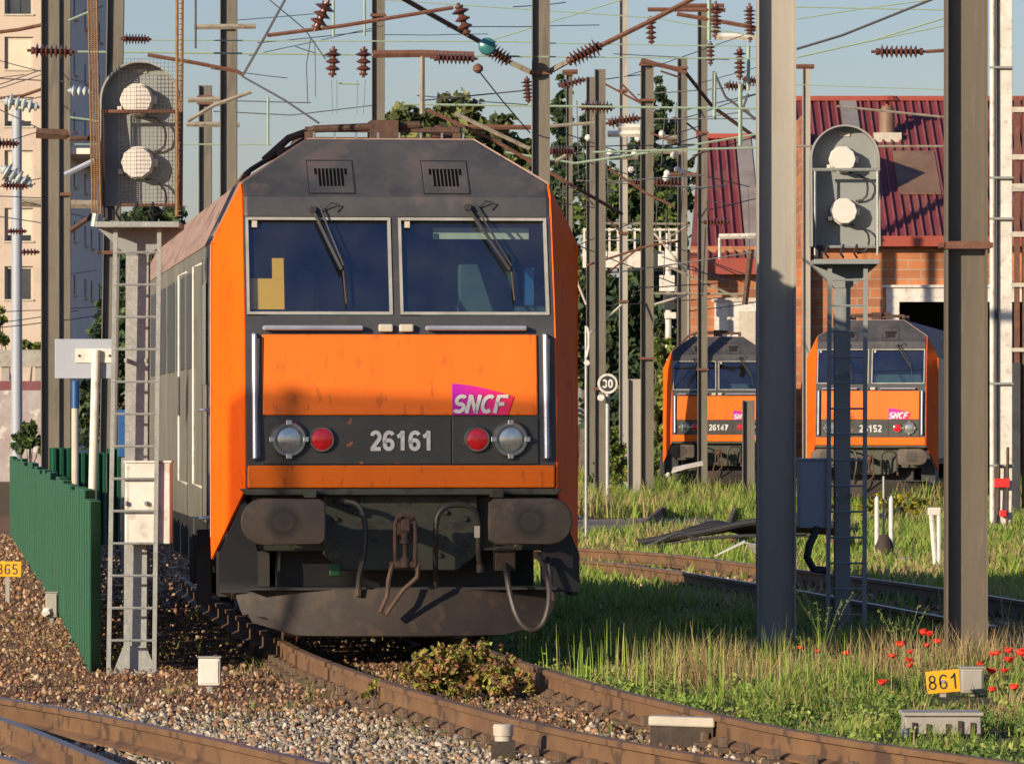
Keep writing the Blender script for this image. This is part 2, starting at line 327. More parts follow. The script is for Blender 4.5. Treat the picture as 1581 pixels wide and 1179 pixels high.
B_U = line([(5.75,50),(4.53,61.5),(3.39,69.4),(2.98,71.5),(2.2,77.2),(1.03,80.8),(-.5,84.2),(-2.6,87.5)])
B_L = line([(4.15,50),(3.87,52.5),(2.97,60.8),(2.0,68.0),(1.2,73.0),(.2,76.3),(-1.2,79.5),(-3.2,82.8)])
K_L = line([(3.3,88),(4.6,104),(6.3,119),(7.05,127),(9.1,142),(11.5,160)])
K_R = line([(4.8,87),(6.1,103),(7.8,118),(8.55,126),(10.6,141),(13,159)])
J_L = line([(2.2,100),(3.4,127),(4.5,152),(6,185)]); J_R = line([(3.7,100),(4.9,127),(6.0,152),(7.5,185)])
D_L = line([(-2,163),(1.5,165),(5,169),(9,175)]); D_R = line([(-2,161.2),(1.5,163.2),(5,167.2),(9,173.2)])
def interp(l, y): return np.interp(y, l[:,1], l[:,0])

def rail_mesh(l, mb):
    prof = [(-.07,-.17),(.07,-.17),(.07,-.155),(.012,-.13),(.012,-.045),(.036,-.035),(.036,-.004),(.03,0),(-.03,0),(-.036,-.004),(-.036,-.035),(-.012,-.045),(-.012,-.13),(-.07,-.155)]
    # smooth resample
    t = np.concatenate([[0], np.cumsum(np.hypot(*np.diff(l, axis=0).T))]); n = max(12, int(t[-1]/1.0))
    tt = np.linspace(0, t[-1], n); xs = np.interp(tt, t, l[:,0]); ys = np.interp(tt, t, l[:,1])
    k = np.array([1,2,3,2,1])/9.; xp = np.pad(xs, 2, mode='reflect', reflect_type='odd'); yp = np.pad(ys, 2, mode='reflect', reflect_type='odd')
    xs = np.convolve(xp, k, 'valid'); ys = np.convolve(yp, k, 'valid')
    vs = []; P = len(prof)
    for i in range(n):
        a = max(i-1, 0); b = min(i+1, n-1); d = Vector((xs[b]-xs[a], ys[b]-ys[a], 0)).normalized(); s = Vector((d.y, -d.x, 0))
        for px, pz in prof: vs.append((xs[i]+s.x*px, ys[i]+s.y*px, pz))
    fs = [(i*P+j, i*P+(j+1) % P, (i+1)*P+(j+1) % P, (i+1)*P+j) for i in range(n-1) for j in range(P)]
    fs += [tuple(range(P)), tuple(range((n-1)*P, n*P))]
    mb.add(vs, fs)
    return xs, ys

def rail_material(nm, shine):
    m = mat('rusted_rail'+nm, (.135,.072,.035), (.20,.11,.05), 2.2, .8, bump=.35, c3=(.07,.04,.024), s3=4, amt=.9)
    t = m.node_tree; N = t.nodes; L = t.links; b = N['Principled BSDF']
    src = b.inputs['Base Color'].links[0].from_socket
    g = N.new('ShaderNodeNewGeometry'); s = N.new('ShaderNodeSeparateXYZ'); L.new(g.outputs['Normal'], s.inputs[0])
    gt = N.new('ShaderNodeMath'); gt.operation = 'GREATER_THAN'; gt.inputs[1].default_value = .9; L.new(s.outputs['Z'], gt.inputs[0])
    sp = N.new('ShaderNodeSeparateXYZ'); L.new(g.outputs['Position'], sp.inputs[0])
    g2 = N.new('ShaderNodeMath'); g2.operation = 'GREATER_THAN'; g2.inputs[1].default_value = -.01; L.new(sp.outputs['Z'], g2.inputs[0])
    mu = N.new('ShaderNodeMath'); mu.operation = 'MULTIPLY'; L.new(gt.outputs[0], mu.inputs[0]); L.new(g2.outputs[0], mu.inputs[1]); m2 = N.new('ShaderNodeMath'); m2.operation = 'MULTIPLY'; L.new(mu.outputs[0], m2.inputs[0]); m2.inputs[1].default_value = shine; mu = m2
    mx = N.new('ShaderNodeMix'); mx.data_type = 'RGBA'; L.new(mu.outputs[0], mx.inputs['Factor']); L.new(src, mx.inputs['A']); mx.inputs['B'].default_value = (.26,.20,.17,1)
    L.new(mx.outputs['Result'], b.inputs['Base Color'])
    mr = N.new('ShaderNodeMapRange'); mr.inputs['To Min'].default_value = .75; mr.inputs['To Max'].default_value = .38; L.new(mu.outputs[0], mr.inputs['Value']); L.new(mr.outputs[0], b.inputs['Roughness'])
    L.new(mu.outputs[0], b.inputs['Metallic'])
    return m
M['rail'] = rail_material('', .15); M['railshiny'] = rail_material('_polished', 1.0)

# ---------------------------------------------------------------- ground
def grass_amount(x, y):
    """0 = bare ballast/dirt, 1 = grass"""
    x = np.asarray(x, float); y = np.asarray(y, float)
    ar = interp(A_R, y); bl = interp(B_L, y); bu = interp(B_U, y)
    n = .35*np.sin(x*2.1+y*.7)+.25*np.sin(x*5.3-y*1.9+1)+.2*np.sin(y*1.3+2)
    g = np.where((x > ar+.18) & (x < bl-.12), 1., 0.)
    g = np.where((x > bl-.12) & (x < bu+.15), .12, g)
    g = np.where((x > bu+.15), np.where(n > -.45, .9, .25), g)
    g = np.where((y > 99) & (x > -3) & (y < 119) & (x < 4.2+.3*np.sin(y)), .012, g)      # gravel path
    kl = interp(K_L, y); g = np.where((x > kl) & (x < kl+1.5) & (y > 95), .2, g)
    jl = interp(J_L, y); g = np.where((x > jl) & (x < jl+1.5) & (y > 130), .25, g)
    dl = (x < ar+.18)
    g = np.where(dl & (y < 120), 0.0, g)
    g = np.where(dl & (y >= 120), .5, g)
    return g
def zone_col(x, y):
    g = grass_amount(x, y)
    near = np.clip((37.5-y+x*-.3)/3, 0, 1)
    dirt = np.array([.26,.145,.082])[None]*(1-near[:,None])+np.array([.20,.175,.14])[None]*near[:,None]
    gr = np.array([.085,.085,.03])[None]
    c = dirt*(1-g[:,None])+gr*g[:,None]
    path = (y > 99) & (y < 119) & (x > -4) & (x < 4.2)
    c[path] = (.27,.22,.19)
    return c
def build_ground():
    ys = np.concatenate([np.linspace(15,27,12), np.arange(27.3,56,.3), np.arange(56.5,110,.8), np.arange(111,200,2.5), np.array([220,260,320,400,600,900,1500,2500,4000])])
    xs = np.concatenate([[-2500,-900,-300,-120,-60,-35,-22], np.arange(-15,15.01,.3), [22,35,60,120,300,900,2500]])
    XX, YY = np.meshgrid(xs, ys); zz = G-.015+.012*np.sin(XX*3.1+YY*.9)+.010*np.sin(XX*1.3-YY*2.2)+NR.normal(0,.0012,XX.shape)
    v = np.stack([XX.ravel(), YY.ravel(), zz.ravel()], 1); nx = len(xs); ny = len(ys)
    i, j = np.meshgrid(np.arange(nx-1), np.arange(ny-1)); a = (j*nx+i).ravel()
    f = np.stack([a, a+1, a+nx+1, a+nx], 1); ctr = v[f].mean(1)
    col = zone_col(ctr[:,0], ctr[:,1])
    m = attr_mat('ground_soil', .95, noise=9)
    N = m.node_tree.nodes; L = m.node_tree.links; n = N.new('ShaderNodeTexNoise'); n.inputs['Scale'].default_value = 28; n.inputs['Detail'].default_value = 8
    tc = N.new('ShaderNodeTexCoord'); L.new(tc.outputs['Object'], n.inputs['Vector']); bp = N.new('ShaderNodeBump'); bp.inputs['Strength'].default_value = .9; bp.inputs['Distance'].default_value = .05
    L.new(n.outputs['Fac'], bp.inputs['Height']); L.new(bp.outputs[0], N['Principled BSDF'].inputs['Normal'])
    o = np_mesh('ground', v, f, col, m, smooth=True); tag(o, 'stony ground of the railway yard with bare and grassy patches', 'ground', kind='structure')
build_ground()

# ballast stones -----------------------------------------------------
def ico():
    bm = bmesh.new(); bmesh.ops.create_icosphere(bm, subdivisions=1, radius=1.0)
    v = np.array([p.co[:] for p in bm.verts]); f = np.array([[q.index for q in p.verts] for p in bm.faces]); bm.free(); return v, f
ICV, ICF = ico()
def stones(name, label, pts, size, cols, zo=0.0):
    n = len(pts); k = len(ICV)
    ang = NR.uniform(0, 2*np.pi, n); ax = NR.normal(size=(n,3)); ax /= np.linalg.norm(ax, axis=1)[:,None]
    K = np.zeros((n,3,3)); K[:,0,1] = -ax[:,2]; K[:,0,2] = ax[:,1]; K[:,1,0] = ax[:,2]; K[:,1,2] = -ax[:,0]; K[:,2,0] = -ax[:,1]; K[:,2,1] = ax[:,0]
    Rm = np.eye(3)[None]+np.sin(ang)[:,None,None]*K+(1-np.cos(ang))[:,None,None]*(K@K)
    sc_ = size[:,None]*NR.uniform(.45,1.3,(n,3))
    V = ICV[None]*NR.uniform(.5,1.3,(n,k,1))*sc_[:,None,:]
    V = np.einsum('nij,nkj->nki', Rm, V)
    V[:,:,0] += pts[:,0:1]; V[:,:,1] += pts[:,1:2]; V[:,:,2] += G+zo+size[:,None]*.25+NR.uniform(-.005,.012,(n,1))
    F = (ICF[None]+(np.arange(n)*k)[:,None,None]).reshape(-1,3)
    cc = np.repeat(cols, len(ICF), 0)
    o = np_mesh(name, V.reshape(-1,3), F, cc, M['stone']); tag(o, label, 'ballast', kind='stuff'); return o
def near_rail(p, ls, d):
    k = np.zeros(len(p), bool)
    for l in ls:
        if True: k |= (np.abs(p[:,0]-interp(l, p[:,1])) < d) & (p[:,1] > l[:,1].min()) & (p[:,1] < l[:,1].max())
    return k
PAL_L = np.array([(.50,.41,.29),(.60,.51,.38),(.36,.31,.25),(.40,.29,.18),(.66,.58,.46),(.24,.21,.18),(.44,.25,.14)])
PAL_B = np.array([(.30,.15,.075),(.38,.20,.10),(.20,.11,.06),(.42,.27,.15),(.27,.17,.11),(.52,.40,.27),(.14,.09,.06)])
def ballast():
    n = 110000
    y = NR.uniform(28.5,56,n)**1.0; x = NR.uniform(-.105,.105,n)*y
    y2 = NR.uniform(56,100,34000); x2 = NR.uniform(-.1,.02,34000)*y2
    p = np.stack([np.concatenate([x,x2]), np.concatenate([y,y2])], 1)
    g = grass_amount(p[:,0], p[:,1])
    keep = (g < .5)
    keep &= ~near_rail(p, [A_L,A_R], .06) & ~near_rail(p, [F_1,F_2,F_3], .06)
    p = p[keep]
    inA = (p[:,0] > interp(A_L,p[:,1])-.05) & (p[:,0] < interp(A_R,p[:,1])+.05)
    # fresh pale ballast in front; brown dirty small stuff behind
    wgt = np.clip((38.8-p[:,1]-.25*p[:,0]+NR.normal(0,.9,len(p)))/2.2, 0, 1); wgt[inA] *= .12
    light = NR.uniform(size=len(p)) < wgt
    sz = np.where(light, NR.uniform(.010,1,len(p))**2*.020+.011, NR.uniform(0,1,len(p))**2.5*.022+.006)
    sz = np.where(p[:,1] > 56, NR.uniform(.014,.034,len(p)), sz)
    drop = (~light) & (NR.uniform(size=len(p)) < .62); 
    c = np.where(light[:,None], PAL_L[NR.integers(0,7,len(p))]*.82, PAL_B[NR.integers(0,7,len(p))]*.95)*NR.uniform(.65,1.2,(len(p),1))
    p, sz, c = p[~drop], sz[~drop], c[~drop]
    stones('ballast', 'loose grey and rust brown ballast stones between the tracks', p, sz, c)
    m = 3500; yy = NR.uniform(50,84,m); xx = interp(B_L,yy)-.3+NR.uniform(0,2.1,m)
    stones('ballast', 'brown ballast stones of the curved track on the right', np.stack([xx,yy],1), NR.uniform(.02,.045,m), PAL_B[NR.integers(0,7,m)])
ballast()

# tracks -------------------------------------------------------------
def track(label, rails, sl_range=None, rm='rail'):
    t = thing('railway_track', label, 'track')
    for l in rails:
        mb = MB(); rail_mesh(l, mb); mb.build('rail', M[rm], t)
    if sl_range:
        a, b = rails; y = sl_range[0]
        while y < sl_range[1]:
            x0 = float(interp(a,y)); x1 = float(interp(b,y-.15)); d = (interp(a,y+.5)-interp(a,y-.5))
            c = Vector(((x0+x1)/2, y-.07, G+.0)); ang = math.atan(-d)
            mb = MB(); mb.box(-1.22,1.22,-.12,.12,-.06,-.006)
            for sx in (-1,1):
                q = (x1-x0)/2*sx*math.cos(ang)
                mb.box(q-.15,q+.15,-.08,.08,-.006,.035)
                for e in (-.09,.09): mb.box(q+e-.022,q+e+.022,-.04,.04,.035,.095)
            o = mb.build('sleeper', M['wood'], t, bevel=.006); o.location = c; o.rotation_euler = (0,0,ang); y += .62
    return t
track('rusty track curving under the big orange locomotive', [A_L, A_R], (29.3,50))
track('brown rails crossing the bottom left corner of the yard', [F_1, F_2, F_3], rm='railshiny')
track('curved rusty track beyond the grass on the right', [B_U, B_L], (50.5,72), rm='railshiny')
track('overgrown track leading to the locomotive at the shed door', [K_L, K_R])
track('overgrown track under the distant locomotive by the trees', [J_L, J_R])
track('dark rails crossing behind the gravel path', [D_L, D_R])

# ---------------------------------------------------------------- locomotive
FYZ = [(-.5,.10),(.7,.10),(1.23,.02),(1.42,0.),(1.8,.03),(2.42,.12),(2.56,.15),(3.35,.42),(3.50,.48),(3.98,1.1)]
def fy(z):
    for (a,b),(c,d) in zip(FYZ, FYZ[1:]):
        if z <= c: return b+(d-b)*(z-a)/(c-a)
    return FYZ[-1][1]
def fprism(mb, x0, x1, z0, z1, off, back):
    zs = [z0]+[z for z,_ in FYZ if z0+.01 < z < z1-.01]+[z1]
    pts = [(fy(z)-off, z) for z in zs]+[(fy(z)+back, z) for z in reversed(zs)]
    return mb.prism(pts[::-1], 'x', x0, x1)
def arc(cx, cz, r, y, a0=0, a1=360, n=20): return [(cx+r*math.cos(R(a0+(a1-a0)*i/n)), y, cz+r*math.sin(R(a0+(a1-a0)*i/n))) for i in range(n+1)]

def loco(name_label, X, Y, slope, number, roof_front_col='brow', hi=True, logo='SNCF', length=16.5):
    t = thing('electric_locomotive', name_label, 'locomotive', (X, Y, 0), math.atan(slope), group='orange and grey electric locomotives')
    O = M['orange']; D = M['bodydark']
    # side walls
    for s in (-1, 1):
        mb = MB()
        mb.box(*( (-1.43,-1.37) if s < 0 else (1.37,1.43)), .665, length, .95, 3.15)
        sw = mb.build('side_wall', M['body'], t)
        if hi:
            for k, yy in enumerate((1.35, 2.25)):
                m2 = MB(); m2.box(s*1.431-.004, s*1.431+.004, yy, yy+.02, .98, 3.05); m2.build('door_seam', M['black'], sw)
            m2 = MB(); m2.box(s*1.435-.006, s*1.435+.006, 1.5, 2.1, 2.05, 2.85); m2.build('side_window', M['windark'], sw)
            for yy in (3.6,5.6,7.6,9.6,11.6):
                m2 = MB()
                m2.box(s*1.432-.006, s*1.432+.006, yy, yy+1.5, 2.2, 3.0)
                m2.build('side_grille', M['bodydark'], sw)
            for yy in (2.36, 5.1):
                m2 = MB(); x = s*1.50
                m2.tube([(s*1.43,yy,1.22),(x,yy,1.25),(x,yy,3.0),(s*1.43,yy,3.03)], .012, 6); m2.build('door_handrail', M['white'], sw)
            m2 = MB(); m2.tube([(s*1.43,.95,1.85),(s*1.5,.95,1.84),(s*1.5,1.15,1.84),(s*1.43,1.15,1.85)], .014, 6); m2.build('step_handle', M['chrome'], sw); m2 = MB(); m2.tube([(s*1.43,.95,1.0),(s*1.5,.95,.99),(s*1.5,1.15,.99),(s*1.43,1.15,1.0)], .014, 6); m2.build('step_handle', M['chrome'], sw)
    # roof shell
    mb = MB(); ring = [(-1.43,3.15),(-1.2,3.62),(-.66,3.98),(.66,3.98),(1.2,3.62),(1.43,3.15)]; yf = [.66,.635,1.1,1.1,.635,.66]
    vs = [(p[0], y, p[1]) for p, y in zip(ring, yf)]+[(p[0], length, p[1]) for p in ring]
    mb.add(vs, [(i, i+1, 7+i, 6+i) for i in range(5)]+[tuple(range(6,12))])
    roof = mb.build('roof', M['roofdust'], t, solid=.02)
    mb = MB(); mb.box(-1.36,1.36,2.0,2.06,1.0,3.3); mb.build('bulkhead', M['cabgrey'], t); mb = MB(); mb.box(-1.36,1.36,length-.05,length,.95,3.2); mb.build('end_wall', M['bodydark'], t)
    # brow
    mb = MB(); d = .012
    fr_ = [(-1.2,fy(3.34)-d,3.34),(1.2,fy(3.34)-d,3.34),(1.2,.48-d,3.50),(1.2,.635-d,3.62),(.66,1.1-d,3.985),(-.66,1.1-d,3.985),(-1.2,.635-d,3.62),(-1.2,.48-d,3.50)]
    mb.add(fr_+[(a,b+.12,c-.01) for a,b,c in fr_], [(0,1,2,7),(7,2,3,6),(6,3,4,5)]+[(i,(i+1)%8,8+(i+1)%8,8+i) for i in range(8)])
    brow = mb.build('front_roof', M['brow'], t, bevel=.03)
    # vents
    for vx in (-.50, .40):
        zc = 3.655; ya = .55+(zc-3.62)/.36*.55
        mb = MB(); ang = math.atan2(.55,.36)
        vm_ = bpy.data.objects.new('tmp', None)
        def P(u, v, o): # u across, v up along slope face (lower piece is steep one)
            zz = 3.665+v; return (vx+u, fy(zz)-.012-o, zz)
        z0, z1 = -.0, .0
        q = MB()
        vs = [P(-.175,-.13,.012),P(.175,-.13,.012),P(.175,.13,.012),P(-.175,.13,.012),P(-.175,-.13,-.02),P(.175,-.13,-.02),P(.175,.13,-.02),P(-.175,.13,-.02)]
        q.add(vs, [(0,1,2,3),(0,4,5,1),(1,5,6,2),(2,6,7,3),(3,7,4,0)])
        vt = q.build('roof_vent', M['brow'], t, bevel=.004)
        q = MB()
        for (ua,ub,va,vb) in ((-.185,.185,.132,.142),(-.185,.185,-.142,-.132),(-.185,-.177,-.131,.131),(.177,.185,-.131,.131)):
            q.add([P(ua,va,.004),P(ub,va,.004),P(ub,vb,.004),P(ua,vb,.004),P(ua,va,-.01),P(ub,va,-.01),P(ub,vb,-.01),P(ua,vb,-.01)],[(0,1,2,3),(0,4,5,1),(1,5,6,2),(2,6,7,3),(3,7,4,0)])
        q.build('vent_gasket', M['black'], vt)
        q = MB()
        for k in range(9):
            u = -.118+k*.0295; lo = -.075 if 0 < k < 8 else .02
            q.add([P(u-.0095,lo,.0155),P(u+.0095,lo,.0155),P(u+.0095,.07,.0155),P(u-.0095,.07,.0155),P(u-.0095,lo,.003),P(u+.0095,lo,.003),P(u+.0095,.07,.003),P(u-.0095,.07,.003)],
                  [(0,1,2,3),(0,4,5,1),(1,5,6,2),(2,6,7,3),(3,7,4,0)])
        q.build('slot', M['slot_shade'], vt)  # raised near-black bars carry the slots' shade in their colour
        bpy.data.objects.remove(vm_)
    # front surround
    mb = MB()
    fprism(mb,-1.2,1.2,1.24,2.57,0,.3); fprism(mb,-1.2,-1.185,2.57,3.35,0,.12); fprism(mb,1.165,1.2,2.57,3.35,0,.12); fprism(mb,-.055,.005,2.57,3.35,0,.12)
    mb.build('front_panel', D, t)
    for (a,b) in ((-1.185,-.055),(.005,1.165)):
        mb = MB(); wd = .022
        fprism(mb,a,a+wd,2.58,3.34,.012,.05); fprism(mb,b-wd,b,2.58,3.34,.012,.05); fprism(mb,a+wd,b-wd,3.34-wd,3.34,.012,.05); fprism(mb,a+wd,b-wd,2.58,2.58+wd,.012,.05)
        wf = mb.build('window_frame', M['frame'], t)
        mb = MB(); mb.add([(a+.01,fy(2.59)+.03,2.59),(b-.01,fy(2.59)+.03,2.59),(b-.01,fy(3.33)+.03,3.33),(a+.01,fy(3.33)+.03,3.33)],[(0,1,2,3)])
        mb.build('windscreen', M['glass'], wf)
        mb = MB(); mb.box(a+.05,a+.09,fy(3.25)+.005,fy(3.25)+.02,3.26,3.31); mb.build('sticker', M['cream'], wf)
    # cab interior
    mb = MB(); mb.box(-1.18,1.18,.3,.75,2.42,2.60); mb.box(-1.35,1.35,.72,1.98,2.3,2.35); mb.build('cab_desk', M['cabgrey'], t)
    if hi:
        mb = MB(); fprism(mb,-1.15,-.89,2.62,2.86,-.06,.09); fprism(mb,-.98,-.89,2.861,3.02,-.06,.09); mb.build('cab_cabinet', M['cabyellow'], t)
        mb = MB(); mb.box(-.75,-.6,1.2,1.3,2.6,2.95); mb.box(.55,1.0,1.2,1.3,2.6,3.15); mb.build('seat', M['cabgrey'], t, bevel=.02)
        mb = MB(); mb.box(.3,1.05,.62,.66,3.18,3.27); mb.build('sun_blind', M['cream'], t)
        mb = MB(); mb.box(1.0,1.07,.42,.44,2.66,2.95); mb.build('cab_sticker', M['bluesign'], t)
    # corner (chamfer) panels
    for s in (-1, 1):
        mb = MB(); zs = list(np.linspace(1.235,3.605,25))
        inn = [(s*1.2, fy(z), z) for z in zs]; out = []
        for z in zs:
            zz = min(z, 3.6)
            out.append((s*(1.43 if z <= 3.15 else 1.43-(z-3.15)/.455*.228), (.64 if z < 3.15 else .655-(z-3.15)*.05), z))
        mid = [tuple(Vector(a_).lerp(Vector(b_),.5)) for a_, b_ in zip(inn,out)]; mb.strip(inn, mid); mb.strip(mid, out)
        o = len(mb.v); mb.add([(s*1.2,fy(1.235),1.235),(s*1.43,.62,1.235),(s*1.43,.62,.68)],[(0,1,2)])
        mb.add([(s*1.43,.62,3.15),(s*1.43,.62,.68),(s*1.43,.74,.80),(s*1.43,.74,3.15)],[(0,1,2,3)])
        mb.build('corner_panel', M['corner'], t, smooth=True, solid=.018)
        if hi:
            mb = MB(); mb.box(*(( -1.441,-1.432) if s<0 else (1.432,1.441)), .735,.755,.85,3.14); mb.build('edge_strip', M['white'], t)
    # orange nose panel, lamp band, lower band
    mb = MB(); fprism(mb,-1.075,1.06,1.80,2.425,.022,.01); nose = mb.build('nose_panel', O, t, bevel=.012)
    mb = MB(); fprism(mb,-1.075,.384,1.425,1.785,.018,.01); fprism(mb,.392,1.06,1.425,1.785,.018,.01); band = mb.build('lamp_band', M['lampband'], t, bevel=.004)
    mb = MB(); fprism(mb,-1.19,1.19,1.24,1.415,.022,.01); mb.build('lower_band', O, t, bevel=.012)
    yb = .0
    # lamps
    for s, hx, tx in ((-1,-.872,-.617),(1,.842,.585)):
        z = 1.615; y0 = fy(z)-.018
        mb = MB(); mb.lathe((hx,y0+.01,z),(hx,y0-.05,z),[(0,.145),(.6,.145),(1,.128),(1,.105),(.7,.10)],28); hl = mb.build('headlight', M['lampring'], t, smooth=True)
        mb = MB(); mb.lathe((hx,y0-.036,z),(hx,y0-.056,z),[(0,.088),(.6,.088),(1,.05)],24); mb.build('lens', M['lens'], hl, smooth=True)
        mb = MB()
        for a in (90,180,270,0): 
            cx_, cz_ = hx+.13*math.cos(R(a)), z+.13*math.sin(R(a)); mb.box(cx_-.022,cx_+.022,y0-.06,y0-.035,cz_-.02,cz_+.02)
        mb.build('clip', M['chrome'], hl, bevel=.004)
        mb = MB(); mb.lathe((tx,y0+.01,z),(tx,y0-.04,z),[(0,.103),(.7,.103),(1,.092),(1,.085),(.8,.082)],24); tl = mb.build('tail_light', M['lampring'], t, smooth=True)
        mb = MB(); mb.lathe((tx,y0-.022,z),(tx,y0-.045,z),[(0,.084),(.5,.084),(1,.05)],24); mb.build('lens', M['red_lens'], tl, smooth=True)
    zz = 1.605
    strokes('number', number, .152, .030, M['numwhite'], t, (0, fy(zz)-.024, zz), rot=(R(86),0,0), adv=.66)
    # logo plate
    mb = MB(); x0, x1 = .395, .875
    zt = lambda x: 2.045-.10*((x-x0)/(x1-x0))**1.6
    top = [(x0+(x1-x0)*i/8, zt(x0+(x1-x0)*i/8)) for i in range(9)]
    poly = [(x0,1.805),(x1-.05,1.805)]+top[::-1]
    mb.prism(poly, 'y', 0, .006); lg = mb.build('logo', M['logo'], t); lg.location = (0, fy(1.9)-.030, 0)
    lean = math.atan2(.09,.62); lg.rotation_euler = (0,0,0)
    me = lg.data
    for v in me.vertices: v.co.y += (v.co.z-1.9)*.145
    strokes('logo_lettering', logo, .142, .029, M['numwhite'], lg, ((x0+x1)/2-.025, -.008, 1.888), rot=(R(82),0,0), adv=.70, shear=.28, sx=1.08)
    # hand rails
    mb = MB()
    def hr(mb, a, b, r=.018):
        mb.tube([(a[0],a[1]+.05,a[2]),a,b,(b[0],b[1]+.05,b[2])], r, 8)
    rails_ = [((-1.05,.05,2.475),(-.30,.05,2.475)),((.21,.05,2.475),(.97,.05,2.475)),((-1.135,-.02,1.47),(-1.135,.04,2.42)),((1.12,-.02,1.47),(1.12,.04,2.42))]
    for a, b in rails_:
        mb = MB(); a = (a[0], fy(a[2])-.07, a[2]); b = (b[0], fy(b[2])-.07, b[2]); hr(mb, a, b, .02); mb.build('handrail', M['handrail'], t, smooth=True)
    for mx in (-.115,.045):
        mb = MB(); mb.box(mx-.055,mx+.055,fy(2.48)-.06,fy(2.48),2.445,2.505); mb.build('marker_light', M['cream'], t, bevel=.012)
    # wipers
    for (px0,pz0,px1,pz1,bz) in ((-.66,3.40,-.445,2.93,2.66),(.55,3.42,.865,2.93,2.69)):
        mb = MB(); a = (px0,fy(pz0)-.05,pz0); b = (px1,fy(pz1)-.06,pz1)
        mb.tube([a,b],.014,6); mb.tube([(px0+.05,a[1],pz0+.03),(px1+.012,b[1],pz1+.03)],.008,6); mb.lathe((px0,fy(pz0),pz0),(px0,fy(pz0)-.08,pz0),[(0,.03),(1,.025)],10)
        mb.tube([(px0+.1,fy(pz0)-.02,pz0),(px0+.14,fy(pz0)-.05,pz0+.05),(px0+.2,fy(pz0)-.04,pz0+.04),(px0+.19,fy(pz0)-.03,pz0-.02)],.006,5)
        wp = mb.build('wiper', M['black'], t)
        mb = MB(); mb.tube([(px1-.005,fy(pz1+.12)-.03,pz1+.12),(px1+.012,fy(pz1)-.035,pz1),(px1+.03,fy(bz)-.03,bz)],.009,6); mb.build('wiper_blade', M['grime'], wp)
    # lip and buffer beam
    mb = MB(); mb.prism([(-1.25,1.235),(-1.20,1.185),(1.20,1.185),(1.25,1.235)],'y',-.05,.4); mb.build('front_lip', M['beam'], t, bevel=.01)
    mb = MB(); mb.prism([(-.6,1.185),(-.6,.73),(-.45,.60),(.45,.60),(.55,.68),(.6,.73),(.6,1.185)],'y',.12,.32); mb.box(-1.15,1.15,.22,.4,.75,1.18)
    beam = mb.build('buffer_beam', M['beam'], t, bevel=.012)
    if hi:
        for bx in np.arange(-.5,.55,.2):
            mb = MB(); mb.lathe((bx,.12,1.14),(bx,.10,1.14),[(0,.018),(1,.014)],8); mb.build('bolt', M['beam'], beam)
        for bx,bz in ((-.5,1.0),(.5,1.0),(.5,.8),(-.5,.8),(.3,.72),(-.3,.72),(.35,1.05),(-.35,1.05)): mb = MB(); mb.lathe((bx,.12,bz),(bx,.09,bz),[(0,.024),(1,.018)],8); mb.build('bolt', M['beam'], beam)
    # skirts / cow guard corners
    for s in (-1,1):
        mb = MB(); mb.prism([(s*1.2,1.19),(s*1.40,.72),(s*1.40,.43),(s*1.10,.43),(s*1.10,.72)],'y',.16,.22)
        mb.box(*sorted((s*1.34,s*1.40)), .2,.62,.40,.74)
        mb.build('corner_skirt', M['black'], t)
    # buffers
    for s in (-1,1):
        mb = MB()
        # D-shaped pad: outer end round, inner end square with small radius
        pts = []; hz = .178
        ox = s*.98; ix = s*.625
        z_ = .99
        outer = [(s*(1.10)+s*.17*math.cos(R(a)), z_+hz*math.sin(R(a))) for a in np.linspace(-90,90,17)]
        pts = outer+[(ix+s*.04, z_+hz*.97),(ix, z_+hz*.80),(ix-s*.004, z_),(ix, z_-hz*.80),(ix+s*.04, z_-hz*.97)]
        cx_ = s*.93
        vs = []; n = len(pts)
        for (k, yy) in ((1.0,-.50),(1.0,-.535),(.965,-.548),(.5,-.560)):
            for p in pts: vs.append((cx_+(p[0]-cx_)*k, yy, z_+(p[1]-z_)*k))
        fs = [tuple(range(n))]+[(r*n+i, r*n+(i+1)%n, (r+1)*n+(i+1)%n, (r+1)*n+i) for r in range(3) for i in range(n)]+[tuple(range(3*n,4*n))]
        mb.add(vs, fs); bf = mb.build('buffer', M['buffer'], t, smooth=True)
        mb = MB(); mb.lathe((s*.875,.2,.99),(s*.875,-.5,.99),[(0,.16),(.45,.15),(.46,.11),(.95,.10),(1,.16)],20); mb.build('buffer_stem', M['grime'], bf, smooth=True)
        if hi:
            mb = MB(); mb.box(s*.72-.04,s*.72+.04,-.3,.2,1.172,1.23); mb.build('buffer_bracket', M['beam'], bf); mb = MB(); mb.tube([(s*.6,-.1,.80),(s*.62,-.1,.77),(s*.86,-.1,.77),(s*.88,-.1,.80)],.012,6); mb.build('grab_bar', M['beam'], bf)
    # coupler
    mb = MB(); mb.box(-.05,.05,-.18,.15,.88,.98); mb.prism([(-.18,.88),(-.34,.86),(-.40,.92),(-.37,1.0),(-.33,1.03),(-.33,.96),(-.30,.93),(-.18,.98)],'x',-.035,.035)
    hk = mb.build('coupling_hook', M['rustdark'], t, bevel=.01)
    for xx in (-.075,.075):
        mb = MB(); mb.tube([(xx*.6,-.34,1.03),(xx,-.35,.98),(xx*1.05,-.36,.84),(xx,-.35,.68),(xx*.7,-.34,.63)], .017, 8); mb.build('coupling_link', M['rustdark'], hk, smooth=True)
        mb = MB(); mb.lathe((xx*.6-.012,-.34,1.03),(xx*.6+.012,-.34,1.03),[(0,.045),(1,.045)],12); mb.build('link_eye', M['rustdark'], hk, smooth=True)
